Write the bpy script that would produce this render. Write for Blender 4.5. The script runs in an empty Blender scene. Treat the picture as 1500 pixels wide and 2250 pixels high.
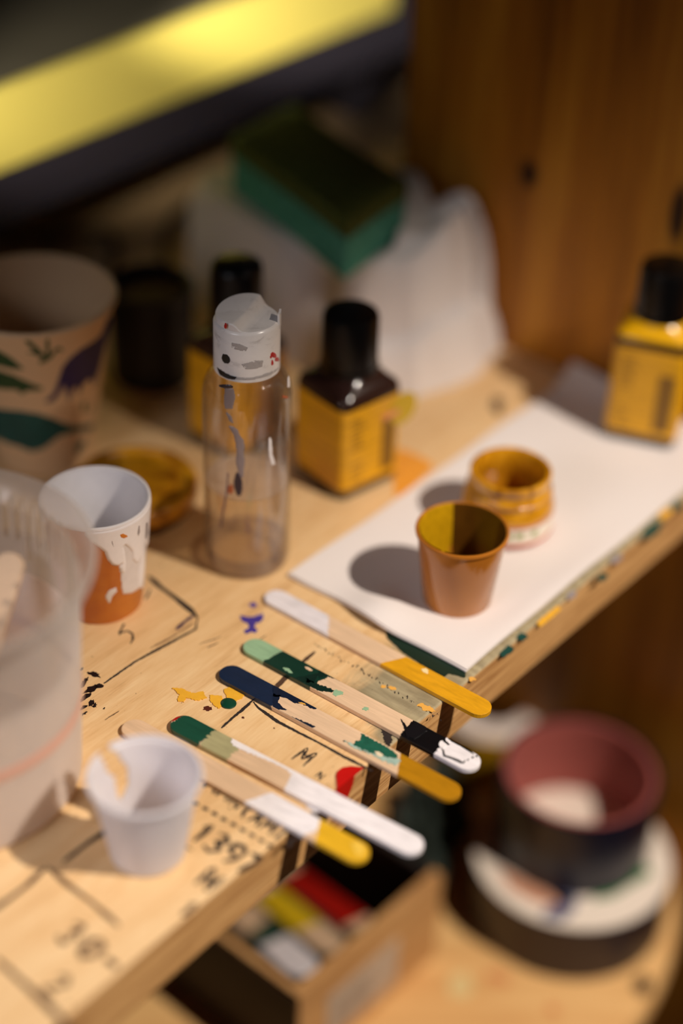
import bpy, bmesh, math, random
import numpy as np
from mathutils import Vector, Matrix
from mathutils.geometry import tessellate_polygon
random.seed(7); rng = np.random.default_rng(7)
S = bpy.context.scene; COL = S.collection
MM = .001
# ------------------------------------------------------------------ camera
FPX, TH, RO, CH = 3900., math.radians(35.8), math.radians(2.1), 468.4      # focal (px of 1500x2250), pitch, roll, height mm
_rt = np.array([1, 0, 0.]); _up = np.array([0, math.sin(TH), math.cos(TH)]); FW = np.array([0, math.cos(TH), -math.sin(TH)])
CR = math.cos(RO)*_rt + math.sin(RO)*_up; CU = -math.sin(RO)*_rt + math.cos(RO)*_up
cd = bpy.data.cameras.new('camera'); cam = bpy.data.objects.new('camera', cd); COL.objects.link(cam)
cd.sensor_fit = 'VERTICAL'; cd.sensor_height = 36; cd.lens = FPX/2250*36
cd.clip_start = .01; cd.clip_end = 20
cam.matrix_world = Matrix([[CR[0], CU[0], -FW[0], 0], [CR[1], CU[1], -FW[1], 0], [CR[2], CU[2], -FW[2], CH*MM], [0, 0, 0, 1]])
cd.dof.use_dof = True; cd.dof.focus_distance = .693; cd.dof.aperture_fstop = 1.72
S.camera = cam
S.view_settings.view_transform = 'Standard'; S.view_settings.look = 'None'; S.view_settings.gamma = 1
S.view_settings.use_curve_mapping = False; S.view_settings.exposure = 0.0
S.cycles.use_denoising = True; S.cycles.max_bounces = 14; S.cycles.transparent_max_bounces = 24
S.cycles.sample_clamp_indirect = 6
# ------------------------------------------------------------------ light
w = bpy.data.worlds.new('world'); S.world = w; w.use_nodes = True
w.node_tree.nodes['Background'].inputs[0].default_value = (.80, .80, 1.0, 1); w.node_tree.nodes['Background'].inputs[1].default_value = .014
LAMP = Vector((.644, .239, .858)); AIM = Vector((-.04, .36, 0))
ld = bpy.data.lights.new('desk_lamp_bulb', 'SPOT'); ld.energy = 61; ld.color = (1, .88, .76); ld.shadow_soft_size = .011
ld.spot_size = math.radians(84); ld.spot_blend = .9
lo = bpy.data.objects.new('desk_lamp_bulb', ld); COL.objects.link(lo); lo.location = LAMP
lo.rotation_euler = (AIM-LAMP).to_track_quat('-Z', 'Y').to_euler()
l2 = bpy.data.lights.new('shelf_edge_fill', 'SPOT'); l2.energy = 44; l2.color = (1, .9, .74); l2.shadow_soft_size = .01  # added spot without a real fixture, brightens the yellow shelf edge
l2.spot_size = math.radians(16); l2.spot_blend = .8
l3 = bpy.data.lights.new('front_left_fill', 'AREA'); l3.energy = .16; l3.spread = math.radians(42); l3.color = (.93, .92, 1); l3.shape = 'RECTANGLE'; l3.size = .35; l3.size_y = .25  # added soft fill from the front left, lifts the white cups
lo3 = bpy.data.objects.new('front_left_fill', l3); COL.objects.link(lo3); lo3.location = (-.42, .06, .36)
lo3.rotation_euler = (Vector((-.09, .44, .02))-lo3.location).to_track_quat('-Z', 'Y').to_euler()
lo2 = bpy.data.objects.new('shelf_edge_fill', l2); COL.objects.link(lo2)      # placed with the shelf below
# ------------------------------------------------------------------ geometry helpers (millimetres)
def G(x, y, z=0.):                       # point at height z seen at photo pixel x, y
    d = (x-750)*CR - (y-1125)*CU + FPX*FW
    return np.array([0, 0, CH]) + (z-CH)/d[2]*d
def ray_round(px, py, cx, cy, rf, back=False):    # hit of a photo ray with a round body: (angle, z)
    d = (px-750)*CR - (py-1125)*CU + FPX*FW; d = d/np.linalg.norm(d)
    z = 30.; o = np.array([0, 0, CH])
    for _ in range(12):
        r = rf(z); a = d[0]**2+d[1]**2; ox, oy = o[0]-cx, o[1]-cy
        b = 2*(ox*d[0]+oy*d[1]); c = ox*ox+oy*oy-r*r; D = max(b*b-4*a*c, 0)
        t = (-b+(1 if back else -1)*math.sqrt(D))/2/a
        p = o+t*d; z = p[2]
    return math.atan2(p[1]-cy, p[0]-cx), z
def obj(name, bm, mat=None, parent=None, smooth=False, loc=None, rot=0.):
    me = bpy.data.meshes.new(name)
    bmesh.ops.recalc_face_normals(bm, faces=bm.faces)
    for v in bm.verts: v.co *= MM
    bm.to_mesh(me); bm.free()
    if smooth:
        for p in me.polygons: p.use_smooth = True
        try: me.set_sharp_from_angle(angle=math.radians(38))
        except Exception: pass
    if mat: me.materials.append(mat)
    o = bpy.data.objects.new(name, me); COL.objects.link(o)
    if parent is not None: o.parent = parent
    if loc is not None: o.location = Vector(loc)*MM
    o.rotation_euler.z = rot
    return o
def tag(o, label, cat, group=None):
    o['label'] = label; o['category'] = cat
    if group: o['group'] = group
    return o
def struct(o): o['kind'] = 'structure'; return o
def thing(name, loc, label, cat, rot=0., group=None, tilt=None):
    o = bpy.data.objects.new(name, None); o.empty_display_size = .01; COL.objects.link(o)
    o.location = Vector(loc)*MM; o.rotation_euler = (tilt[0] if tilt else 0, tilt[1] if tilt else 0, rot)
    return tag(o, label, cat, group)
def box(bm, x0, x1, y0, y1, z0, z1, bev=0.):
    vs = [bm.verts.new((x, y, z)) for x in (x0, x1) for y in (y0, y1) for z in (z0, z1)]
    fs = [(0, 1, 3, 2), (4, 6, 7, 5), (0, 4, 5, 1), (2, 3, 7, 6), (0, 2, 6, 4), (1, 5, 7, 3)]
    fl = [bm.faces.new([vs[i] for i in f]) for f in fs]
    if bev: bmesh.ops.bevel(bm, geom=list({e for f in fl for e in f.edges}), offset=bev, segments=3, affect='EDGES', profile=.5)
    return bm
def BOX(*a, **k): return box(bmesh.new(), *a, **k)
def lathe(bm, prof, seg=72, a0=0., wob=None):
    rings = []
    for r, z in prof:
        if r < 1e-6: rings.append([bm.verts.new((0, 0, z))]); continue
        rings.append([bm.verts.new((r*math.cos(a0+2*math.pi*i/seg), r*math.sin(a0+2*math.pi*i/seg), z+(wob(i/seg, r, z) if wob else 0))) for i in range(seg)])
    for A, B in zip(rings, rings[1:]):
        for i in range(seg):
            j = (i+1) % seg
            if len(A) == 1 and len(B) == 1: continue
            if len(A) == 1: bm.faces.new((A[0], B[i], B[j]))
            elif len(B) == 1: bm.faces.new((A[i], A[j], B[0]))
            else: bm.faces.new((A[i], A[j], B[j], B[i]))
    return bm
def LATHE(prof, **k): return lathe(bmesh.new(), prof, **k)
def poly_prism(bm, pts, z0, z1):
    tri = tessellate_polygon([[Vector((p[0], p[1], 0)) for p in pts]])
    a = [bm.verts.new((p[0], p[1], z0)) for p in pts]; b = [bm.verts.new((p[0], p[1], z1)) for p in pts]
    for t in tri:
        try: bm.faces.new([b[i] for i in t]); bm.faces.new([a[i] for i in t][::-1])
        except ValueError: pass
    n = len(pts)
    for i in range(n):
        j = (i+1) % n; bm.faces.new((a[i], a[j], b[j], b[i]))
    return bm
def jag(pts, amp, step=.5, seed=1):      # rough outline
    r = random.Random(seed); out = []
    n = len(pts)
    for i in range(n):
        p, q = np.array(pts[i][:2], float), np.array(pts[(i+1) % n][:2], float)
        L = np.linalg.norm(q-p); k = max(1, int(L/step)); nn = np.array([-(q-p)[1], (q-p)[0]])/max(L, 1e-6)
        for s in range(k):
            f = s/k; out.append(p+(q-p)*f+nn*r.uniform(-amp, amp))
    return out
def tube(bm, pts, r, seg=10):
    pts = [np.array(p, float) for p in pts]; rings = []
    for i, p in enumerate(pts):
        t = pts[min(i+1, len(pts)-1)]-pts[max(i-1, 0)]; t /= np.linalg.norm(t)
        s = np.cross(t, [0, 0, 1.]); s = s/np.linalg.norm(s) if np.linalg.norm(s) > 1e-4 else np.array([1., 0, 0]); q = np.cross(s, t)
        rr = r(i/(len(pts)-1)) if callable(r) else r
        rings.append([bm.verts.new(p+rr*(math.cos(a)*s+math.sin(a)*q)) for a in [2*math.pi*k/seg for k in range(seg)]])
    for A, B in zip(rings, rings[1:]):
        for i in range(seg): bm.faces.new((A[i], A[(i+1) % seg], B[(i+1) % seg], B[i]))
    bm.faces.new(rings[0][::-1]); bm.faces.new(rings[-1]); return bm
def spline(pts, n=8):
    pts = [np.array(p, float) for p in pts]; P = [pts[0]]+pts+[pts[-1]]; out = []
    for i in range(1, len(P)-2):
        for k in range(n):
            t = k/n; a, b, c, d = P[i-1], P[i], P[i+1], P[i+2]
            out.append(.5*((2*b)+(-a+c)*t+(2*a-5*b+4*c-d)*t*t+(-a+3*b-3*c+d)*t**3))
    out.append(pts[-1]); return out
def inpoly(X, Y, poly):
    ins = np.zeros(X.shape, bool); n = len(poly)
    for i in range(n):
        x0, y0 = poly[i]; x1, y1 = poly[(i+1) % n]
        if y0 == y1: continue
        c = ((Y > min(y0, y1)) & (Y <= max(y0, y1)) & (X < (x1-x0)*(Y-y0)/(y1-y0)+x0)); ins ^= c
    return ins
def distpoly(X, Y, poly):
    d = np.full(X.shape, 1e9); n = len(poly)
    for i in range(n):
        x0, y0 = poly[i]; x1, y1 = poly[(i+1) % n]; dx, dy = x1-x0, y1-y0
        t = np.clip(((X-x0)*dx+(Y-y0)*dy)/max(dx*dx+dy*dy, 1e-9), 0, 1)
        d = np.minimum(d, np.hypot(X-x0-t*dx, Y-y0-t*dy))
    return d
def round_coat(polys, rf, cell=.3, thick=.3, edge=.5, off=.05, inner=False):
    """paint lying on a round body; polys = lists of (angle, z); a coat with rounded borders"""
    bm = bmesh.new()
    for poly in polys:
        zm = sum(p[1] for p in poly)/len(poly); R = rf(zm)
        pl = [(p[0]*R, p[1]) for p in poly]
        x0, x1 = min(p[0] for p in pl), max(p[0] for p in pl); y0, y1 = min(p[1] for p in pl), max(p[1] for p in pl)
        nx, ny = int((x1-x0)/cell)+2, int((y1-y0)/cell)+2
        X, Y = np.meshgrid(x0+np.arange(nx)*cell, y0+np.arange(ny)*cell, indexing='ij')
        ins = inpoly(X, Y, pl); d = distpoly(X, Y, pl)
        h = off+thick*np.sqrt(np.clip(d/edge, 0, 1))
        sg = -1 if inner else 1
        T = {}; 
        def vt(i, j):
            if (i, j) not in T:
                a = X[i, j]/R; z = Y[i, j]; r = rf(z)+sg*(h[i, j] if ins[i, j] else -.05)
                T[i, j] = bm.verts.new((r*math.cos(a), r*math.sin(a), z))
            return T[i, j]
        for i in range(nx-1):
            for j in range(ny-1):
                if ins[i:i+2, j:j+2].any(): bm.faces.new((vt(i, j), vt(i+1, j), vt(i+1, j+1), vt(i, j+1)))
    return bm
# ------------------------------------------------------------------ materials
def sr(r, g, b):                         # sRGB 0-255 to linear
    f = lambda c: c/12.92 if c <= .04045 else ((c+.055)/1.055)**2.4
    return (f(r/255), f(g/255), f(b/255), 1)
class N:
    def __init__(s, name):
        s.m = bpy.data.materials.new(name); s.m.use_nodes = True; s.t = s.m.node_tree; s.b = s.t.nodes['Principled BSDF']; s.out = s.t.nodes['Material Output']
    def n(s, ty, **k):
        x = s.t.nodes.new(ty)
        for a, v in k.items(): setattr(x, a, v)
        return x
    def l(s, a, b): s.t.links.new(a, b)
    def coord(s, scale=(1, 1, 1), rot=(0, 0, 0)):
        tc = s.n('ShaderNodeTexCoord'); mp = s.n('ShaderNodeMapping'); s.l(tc.outputs['Object'], mp.inputs[0])
        mp.inputs['Scale'].default_value = [c/MM for c in scale]; mp.inputs['Rotation'].default_value = rot; return mp.outputs[0]
    def noise(s, vec, scale=1., detail=4., rough=.55, dist=0.):
        x = s.n('ShaderNodeTexNoise'); s.l(vec, x.inputs['Vector']); x.inputs['Scale'].default_value = scale
        x.inputs['Detail'].default_value = detail; x.inputs['Roughness'].default_value = rough; x.inputs['Distortion'].default_value = dist; return x.outputs['Fac']
    def math(s, op, a, b=None, c=None, clamp=False):
        x = s.n('ShaderNodeMath', operation=op, use_clamp=clamp)
        for i, v in enumerate((a, b, c)):
            if v is None: continue
            if isinstance(v, (int, float)): x.inputs[i].default_value = v
            else: s.l(v, x.inputs[i])
        return x.outputs[0]
    def ramp(s, fac, stops):
        x = s.n('ShaderNodeValToRGB'); s.l(fac, x.inputs[0]); e = x.color_ramp.elements
        while len(e) < len(stops): e.new(.5)
        for el, (p, c) in zip(e, stops): el.position = p; el.color = c
        return x.outputs[0]
    def mix(s, f, a, b):
        x = s.n('ShaderNodeMix', data_type='RGBA')
        for i, v in ((0, f), (6, a), (7, b)):
            if isinstance(v, (int, float, tuple)): x.inputs[i].default_value = v
            else: s.l(v, x.inputs[i])
        return x.outputs[2]
    def smooth(s, v, a, b):
        x = s.n('ShaderNodeMapRange', interpolation_type='SMOOTHSTEP'); s.l(v, x.inputs[0]); x.inputs[1].default_value = a; x.inputs[2].default_value = b; return x.outputs[0]
    def base(s, v):
        if isinstance(v, tuple): s.b.inputs['Base Color'].default_value = v
        else: s.l(v, s.b.inputs['Base Color'])
    def bump(s, h, strength=.3, dist=.2):
        x = s.n('ShaderNodeBump'); s.l(h, x.inputs['Height']); x.inputs['Strength'].default_value = strength; x.inputs['Distance'].default_value = dist*MM
        s.l(x.outputs[0], s.b.inputs['Normal'])
def mat(name, col, rough=.5, var=.0, vs=.2, spec=.5, sss=0., bump=0., bs=.6, coat=0., metal=0.):
    k = N(name); k.b.inputs['Roughness'].default_value = rough; k.b.inputs['Specular IOR Level'].default_value = spec
    k.b.inputs['Coat Weight'].default_value = coat; k.b.inputs['Metallic'].default_value = metal
    v = k.coord()
    if var:
        f = k.noise(v, vs, 4); c2 = tuple(max(0, c*(1-var)) for c in col[:3])+(1,)
        k.base(k.ramp(f, [(.3, c2), (.7, col)]))
    else: k.base(col)
    if sss: k.b.inputs['Subsurface Weight'].default_value = sss; k.b.inputs['Subsurface Radius'].default_value = (1, .8, .6); k.b.inputs['Subsurface Scale'].default_value = 1.5*MM
    if bump: k.bump(k.noise(v, bs, 5), bump)
    return k.m
def wood(name, light, dark, stretch=(.012, .25, .12), rough=.5, knots=None, bump=.15):
    k = N(name); k.b.inputs['Roughness'].default_value = rough; k.b.inputs['Specular IOR Level'].default_value = .35
    v = k.coord(stretch); f = k.noise(v, 1, 6, .6, .6); f2 = k.noise(k.coord(tuple(c*.25 for c in stretch)), 1, 3)
    f = k.math('ADD', k.math('MULTIPLY', f, .6), k.math('MULTIPLY', f2, .4))
    k.base(k.ramp(f, [(.32, dark), (.62, light)])); k.bump(f, bump, .4); return k
WOODL, WOODD = sr(233, 188, 134), sr(205, 150, 92)
# tabletop: maple-coloured board, grain along the front edge, grey paint wash near the edge
def table_mat():
    k = N('tabletop_wood'); k.b.inputs['Roughness'].default_value = .48; k.b.inputs['Specular IOR Level'].default_value = .4
    f = k.noise(k.coord((.018, .16, .25)), 1, 6, .62, .8); fine = k.noise(k.coord((.09, 1.1, 1.1)), 1, 5, .6, .4); big = k.noise(k.coord((.006, .02, .02)), 1, 2)
    t = k.math('ADD', k.math('ADD', k.math('MULTIPLY', f, .5), k.math('MULTIPLY', fine, .28)), k.math('MULTIPLY', big, .22))
    c = k.ramp(t, [(.3, sr(180, 136, 88)), (.45, sr(222, 182, 130)), (.66, sr(238, 206, 158))])
    sep = k.n('ShaderNodeSeparateXYZ'); k.l(k.coord(), sep.inputs[0]); u, vv, zz = sep.outputs
    face = k.math('SUBTRACT', 1., k.smooth(zz, -1.6, -.6)); fg = k.ramp(k.noise(k.coord((.02, 1., .55)), 1, 6, .65, .5), [(.35, sr(158, 108, 60)), (.55, sr(214, 166, 108)), (.7, sr(226, 182, 126))]); c = k.mix(face, c, fg)
    wn = k.noise(k.coord((.03, .06, .06)), 1, 5, .65, 1.)
    # wash: a band behind the front edge, deeper between u 40 and 110
    dep = k.math('ADD', k.math('MULTIPLY', k.smooth(u, 48, 74), 34.), k.math('MULTIPLY', wn, 30.))
    d = k.math('SUBTRACT', k.math('SUBTRACT', dep, 14.), vv)
    m = k.math('MULTIPLY', k.math('MULTIPLY', k.smooth(d, -5, 8), k.smooth(u, 40, 62)), k.smooth(zz, -1.2, -.3))
    wash = k.ramp(k.noise(k.coord((.25, .05, .3)), 1, 5), [(.35, sr(118, 114, 92)), (.65, sr(164, 156, 126))])
    c = k.mix(k.math('MULTIPLY', m, .85), c, wash)
    sp = k.noise(k.coord((.5, .7, .7)), 1, 2, .4); spm = k.math('GREATER_THAN', sp, .76)
    c = k.mix(k.math('MULTIPLY', spm, .55), c, sr(60, 35, 20))
    k.base(c); k.bump(k.math('ADD', fine, f), .22, .35); return k.m
SHADE_LIP = 107.
E0 = G(645, 1815); EA = math.radians(51.6); U = np.array([math.cos(EA), math.sin(EA), 0]); V = np.array([-U[1], U[0], 0])
WU = 332.   # plane of the side panel
def on_panel(px, py):                    # (v, z) on the side panel seen at a photo pixel
    d = (px-750)*CR - (py-1125)*CU + FPX*FW; o = np.array([0, 0, CH])-E0; t = (WU-o@U)/(d@U); p = o+t*d; return p@V, p[2]
k1 = on_panel(1162, 382); k2 = on_panel(1490, 470)
KNOTS = [(k1[0], k1[1], 5.5, 7.5), (k2[0], k2[1], 5, 16)]
def wall_mat():
    k = N('varnished_pine'); k.b.inputs['Roughness'].default_value = .42; k.b.inputs['Specular IOR Level'].default_value = .3
    f = k.noise(k.coord((.03, .03, .0022)), 1, 5, .6, .5); g = k.noise(k.coord((.25, .25, .012)), 1, 5, .6, .3)
    t = k.math('ADD', k.math('MULTIPLY', f, .72), k.math('MULTIPLY', g, .28))
    sep = k.n('ShaderNodeSeparateXYZ'); k.l(k.coord(), sep.inputs[0]); _, y, z = sep.outputs
    c = k.ramp(t, [(.33, sr(116, 66, 18)), (.5, sr(176, 112, 30)), (.66, sr(212, 150, 50))])
    for ky, kz, ry, rz in KNOTS:
        dd = k.math('SQRT', k.math('ADD', k.math('POWER', k.math('DIVIDE', k.math('SUBTRACT', y, ky), ry), 2.), k.math('POWER', k.math('DIVIDE', k.math('SUBTRACT', z, kz), rz), 2.)))
        c = k.mix(k.math('SUBTRACT', 1., k.smooth(dd, .55, 1.25)), c, sr(46, 20, 8))
    k.base(c); k.bump(g, .1, .3); return k.m
def stick_mat(name, wcol, zones, tip=None):
    """zones: (x start mm, colour, raggedness mm, slant) painted one after the other along the stick"""
    k = N(name); k.b.inputs['Roughness'].default_value = .42
    sep = k.n('ShaderNodeSeparateXYZ'); k.l(k.coord(), sep.inputs[0]); x, y, z = sep.outputs
    gr = k.noise(k.coord((.05, .8, .8)), 1, 5, .6, .3)
    c = k.ramp(gr, [(.3, tuple(a*.80 for a in wcol[:3])+(1,)), (.65, wcol)])
    r1 = k.noise(k.coord((.22, 1.1, .6)), 1, 5, .7); painted = None
    for i, (x0, x1, col, rag, sl) in enumerate(zones):
        off = k.math('MULTIPLY', k.math('SUBTRACT', r1, .5), rag*4.)
        xs = k.math('ADD', k.math('ADD', x, off), k.math('MULTIPLY', y, sl))
        if x0 <= 0: m = k.math('LESS_THAN', xs, x1)
        elif x1 >= 114: m = k.math('GREATER_THAN', xs, x0)
        else: m = k.math('MULTIPLY', k.math('GREATER_THAN', xs, x0), k.math('LESS_THAN', xs, x1))
        v = k.ramp(k.noise(k.coord((.1, .5, .5)), 1, 4), [(.35, tuple(a*.82 for a in col[:3])+(1,)), (.6, col)])
        c = k.mix(m, c, v); painted = m if painted is None else k.math('MAXIMUM', painted, m)
    k.base(c)
    k.l(k.math('SUBTRACT', .62, k.math('MULTIPLY', painted, .34)), k.b.inputs['Roughness'])
    k.bump(k.math('ADD', k.math('MULTIPLY', gr, .6), k.math('MULTIPLY', painted, 1.)), .3, .3); return k.m
def clear_plastic(name, tint=(.97, .95, .92, 1), gloss=.06, fr=1.4, rough=.03, haze=0., hazecol=(.8, .78, .75, 1), edge=.8):
    k = N(name); k.t.nodes.remove(k.b)
    tr = k.n('ShaderNodeBsdfTransparent'); lwt = k.n('ShaderNodeLayerWeight'); lwt.inputs['Blend'].default_value = .5
    k.l(k.mix(k.math('POWER', lwt.outputs['Facing'], 3.), tint, tuple(a*edge for a in tint[:3])+(1,)), tr.inputs[0])
    gl = k.n('ShaderNodeBsdfGlossy'); gl.inputs['Roughness'].default_value = rough
    lw = k.n('ShaderNodeLayerWeight'); lw.inputs['Blend'].default_value = .28
    f = k.math('ADD', k.math('MULTIPLY', k.math('POWER', lw.outputs['Facing'], 2.5), .6), gloss, clamp=True)
    mx = k.n('ShaderNodeMixShader'); k.l(f, mx.inputs[0]); k.l(tr.outputs[0], mx.inputs[1]); k.l(gl.outputs[0], mx.inputs[2]); o = mx.outputs[0]
    if haze:
        df = k.n('ShaderNodeBsdfDiffuse'); df.inputs[0].default_value = hazecol
        tl = k.n('ShaderNodeBsdfTranslucent'); tl.inputs[0].default_value = hazecol
        m2 = k.n('ShaderNodeMixShader'); m2.inputs[0].default_value = .66; k.l(df.outputs[0], m2.inputs[1]); k.l(tl.outputs[0], m2.inputs[2])
        m3 = k.n('ShaderNodeMixShader'); nz = k.noise(k.coord((.03, .03, .03)), 1, 3)
        k.l(k.math('ADD', k.math('MULTIPLY', k.math('SUBTRACT', nz, .5), .3), haze, clamp=True), m3.inputs[0]); k.l(o, m3.inputs[1]); k.l(m2.outputs[0], m3.inputs[2]); o = m3.outputs[0]
    k.l(o, k.out.inputs[0]); return k.m
def marker_mat(name, col, cover=.8, sc=1.2):
    k = N(name); k.base(col); k.b.inputs['Roughness'].default_value = .7
    f = k.noise(k.coord((sc, sc, sc)), 1, 4, .7); a = k.smooth(f, .62-cover*.4, .70-cover*.4); k.l(a, k.b.inputs['Alpha']); return k.m

M = dict(
 table=table_mat(), wall=wall_mat(),
 ink=marker_mat('black_marker', sr(38, 28, 24), .80), ink2=marker_mat('faded_marker', sr(104, 78, 52), .62, .9), ink3=marker_mat('brown_marker', sr(78, 52, 34), .7, .9),
 purple=mat('violet_paint', sr(70, 55, 150), .5, .3, .4), dpurple=mat('dark_violet_marker', sr(50, 30, 66), .6),
 yel=mat('bright_yellow_paint', sr(238, 178, 52), .4, .12, .3), dgreen=mat('dark_green_paint', sr(14, 62, 44), .25), dred=mat('dried_brown_paint', sr(80, 30, 18), .5),
 red=mat('red_paint', sr(190, 22, 18), .3, .1), black=mat('black_paint', sr(18, 17, 20), .3), white=mat('white_paint', sr(238, 232, 232), .35, .04, .4),
 grey=mat('grey_paint', sr(150, 140, 140), .45, .15, .5),
)
# ------------------------------------------------------------------ setting
def W(u, v, z=0.): return E0+u*U+v*V+np.array([0, 0, z])
def toUV(x, y, z=0.): q = G(x, y, z)-E0; return np.array([q@U, q@V])
struct(obj('wall_right', box(BOX(WU, WU+18, -420, 214, 0, 620), WU, WU+18, -420, 214, -700, -25.2), M['wall'], loc=E0, rot=EA))
dk = wood('dark_stained_board', sr(92, 60, 34), sr(58, 34, 18), (.01, .2, .2), .6).m
struct(obj('wall_back', BOX(-700, 720, 640, 660, -700, 620), dk, loc=E0, rot=EA))
struct(obj('floor', BOX(-900, 900, -700, 660, -720, -700), dk, loc=E0, rot=EA))
tt = thing('workbench', E0, 'pale wooden workbench top with marker lines, handwriting and paint spots, carrying cups and bottles', 'workbench', rot=EA)
bm = BOX(-420, WU-.3, 0, 214, -25, 0, bev=.9)
obj('board', bm, M['table'], tt)
obj('rear_board', BOX(-420, 640, 214.2, 630, -25, 0), M['table'], tt)
# desk lamp outside the frame: bulb in a deep rectangular shade on a floor pole
LU, LV, LZ = (np.array(LAMP)/MM-E0)@U, (np.array(LAMP)/MM-E0)@V, LAMP.z/MM
lt = thing('floor_lamp', W(LU, LV-140, -700), 'floor lamp with a deep rectangular metal shade standing in front of the bench', 'lamp', rot=EA)
km = mat('lamp_metal', sr(60, 60, 62), .4, metal=.8)
obj('pole', LATHE([(0, 0), (110, 0), (110, 12), (10, 16), (9, LZ+760), (0, LZ+760)], seg=40), km, lt)
z0 = 700+LZ
bm = bmesh.new(); box(bm, -150, 150, 244, 246, z0-SHADE_LIP, z0+40); box(bm, -150, 150, 20, 246, z0+40.1, z0+42); box(bm, -150, 150, 20, 22, z0-60, z0+40); box(bm, -152, -150.1, 20, 246, z0-60, z0+40); box(bm, 150.1, 152, 20, 246, z0-60, z0+40)
obj('shade', bm, km, lt); obj('arm', BOX(-6, 6, 0, 140, z0+43, z0+52), km, lt)
# ------------------------------------------------------------------ marks on the bench (all children of it)
def flat(name, polys, m, parent=tt, z=0., h=.12, amp=.25, px=True, seed=3, step=.6):
    for i, pl in enumerate(polys):
        q = [toUV(x, y, z) for x, y in pl] if px else pl
        o = obj(name, poly_prism(bmesh.new(), jag(q, amp, step, seed+i) if amp else q, z+.02, z+h), m, parent)
    return o
def ribbon_poly(pts, wd, amp=.15, seed=1, taper=True):
    r = random.Random(seed); pts = [np.array(p[:2], float) for p in pts]; dense = []
    for a, b in zip(pts, pts[1:]):
        k = max(1, int(np.linalg.norm(b-a)/.7)); dense += [a+(b-a)*s/k for s in range(k)]
    dense.append(pts[-1]); L, R = [], []
    for i, p in enumerate(dense):
        t = dense[min(i+1, len(dense)-1)]-dense[max(i-1, 0)]; t = t/max(np.linalg.norm(t), 1e-6); n = np.array([-t[1], t[0]])
        f = i/max(1, len(dense)-1); ww = wd*(.5+.1*math.sin(9*f+seed)); 
        if taper: ww *= min(1, .4+4*f, .4+4*(1-f))
        L.append(p+n*(ww+r.uniform(-amp, amp))); R.append(p-n*(ww+r.uniform(-amp, amp)))
    return L+R[::-1]
def pen(name, strokes, wd, m, px=True, amp=.12, seed=1):
    if name == 'small_lettering':
        bm = bmesh.new()
        for i, s in enumerate(strokes): poly_prism(bm, ribbon_poly([toUV(x, y) for x, y in s], wd, amp, seed+i), .02, .07)
        o = obj(name, bm, m, tt); o['kind'] = 'stuff'; return o
    for i, s in enumerate(strokes):
        pts = [toUV(x, y) for x, y in s] if px else s
        o = obj(name, poly_prism(bmesh.new(), ribbon_poly(pts, wd, amp, seed+i), .02, .07), m, tt)
    return o
pen('marker_line', [[(326, 1266), (352, 1290), (388, 1316), (420, 1342), (434, 1358)]], 2.4, M['ink'])
pen('marker_line', [[(434, 1356), (430, 1382), (400, 1398), (352, 1424), (300, 1452), (262, 1478), (228, 1502)]], 1.2, M['ink'], seed=4)
pen('marker_line', [[(424, 1368), (404, 1384), (370, 1404), (330, 1424)]], .7, M['ink2'], seed=14)
pen('purple_stroke', [[(424, 1353), (405, 1367), (386, 1384)]], 1.6, M['dpurple'])
pen('marker_mark', [[(273, 1370), (264, 1388), (262, 1396)], [(262, 1392), (280, 1386), (291, 1393), (292, 1405), (286, 1415)], [(330, 1294), (324, 1308), (318, 1318)]], .9, M['ink'])
pen('marker_line', [[(692, 1432), (668, 1452), (640, 1476), (606, 1510), (575, 1532)]], 1.9, M['ink3'], seed=2)
pen('marker_line', [[(556, 1538), (532, 1560), (508, 1580), (486, 1600)]], 1.2, M['ink'], seed=5)
pen('marker_line', [[(556, 1542), (568, 1556), (610, 1586), (660, 1612), (700, 1632), (750, 1660), (790, 1680), (818, 1694)]], 1.25, M['ink'], seed=6)
pen('marker_line', [[(230, 1582), (262, 1562)], [(566, 1408), (585, 1396)]], .5, M['ink2'], seed=8)
pen('marker_line', [[(438, 1415), (470, 1405), (486, 1398)], [(454, 1424), (480, 1412)]], .5, M['ink2'], seed=9)
pen('marker_line', [[(280, 1795), (240, 1822), (196, 1850), (140, 1893)]], 2.0, M['ink'], seed=11)
pen('marker_line', [[(105, 1905), (150, 1945), (205, 1985), (262, 2035)]], 2.0, M['ink2'], seed=12)
pen('marker_line', [[(98, 1908), (60, 1945), (20, 1975), (-30, 2010)]], 2.0, M['ink3'], seed=13)
pen('marker_line', [[(-10, 2105), (40, 2150), (90, 2195), (140, 2245), (170, 2275)]], 2.2, M['ink3'], seed=15)
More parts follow.
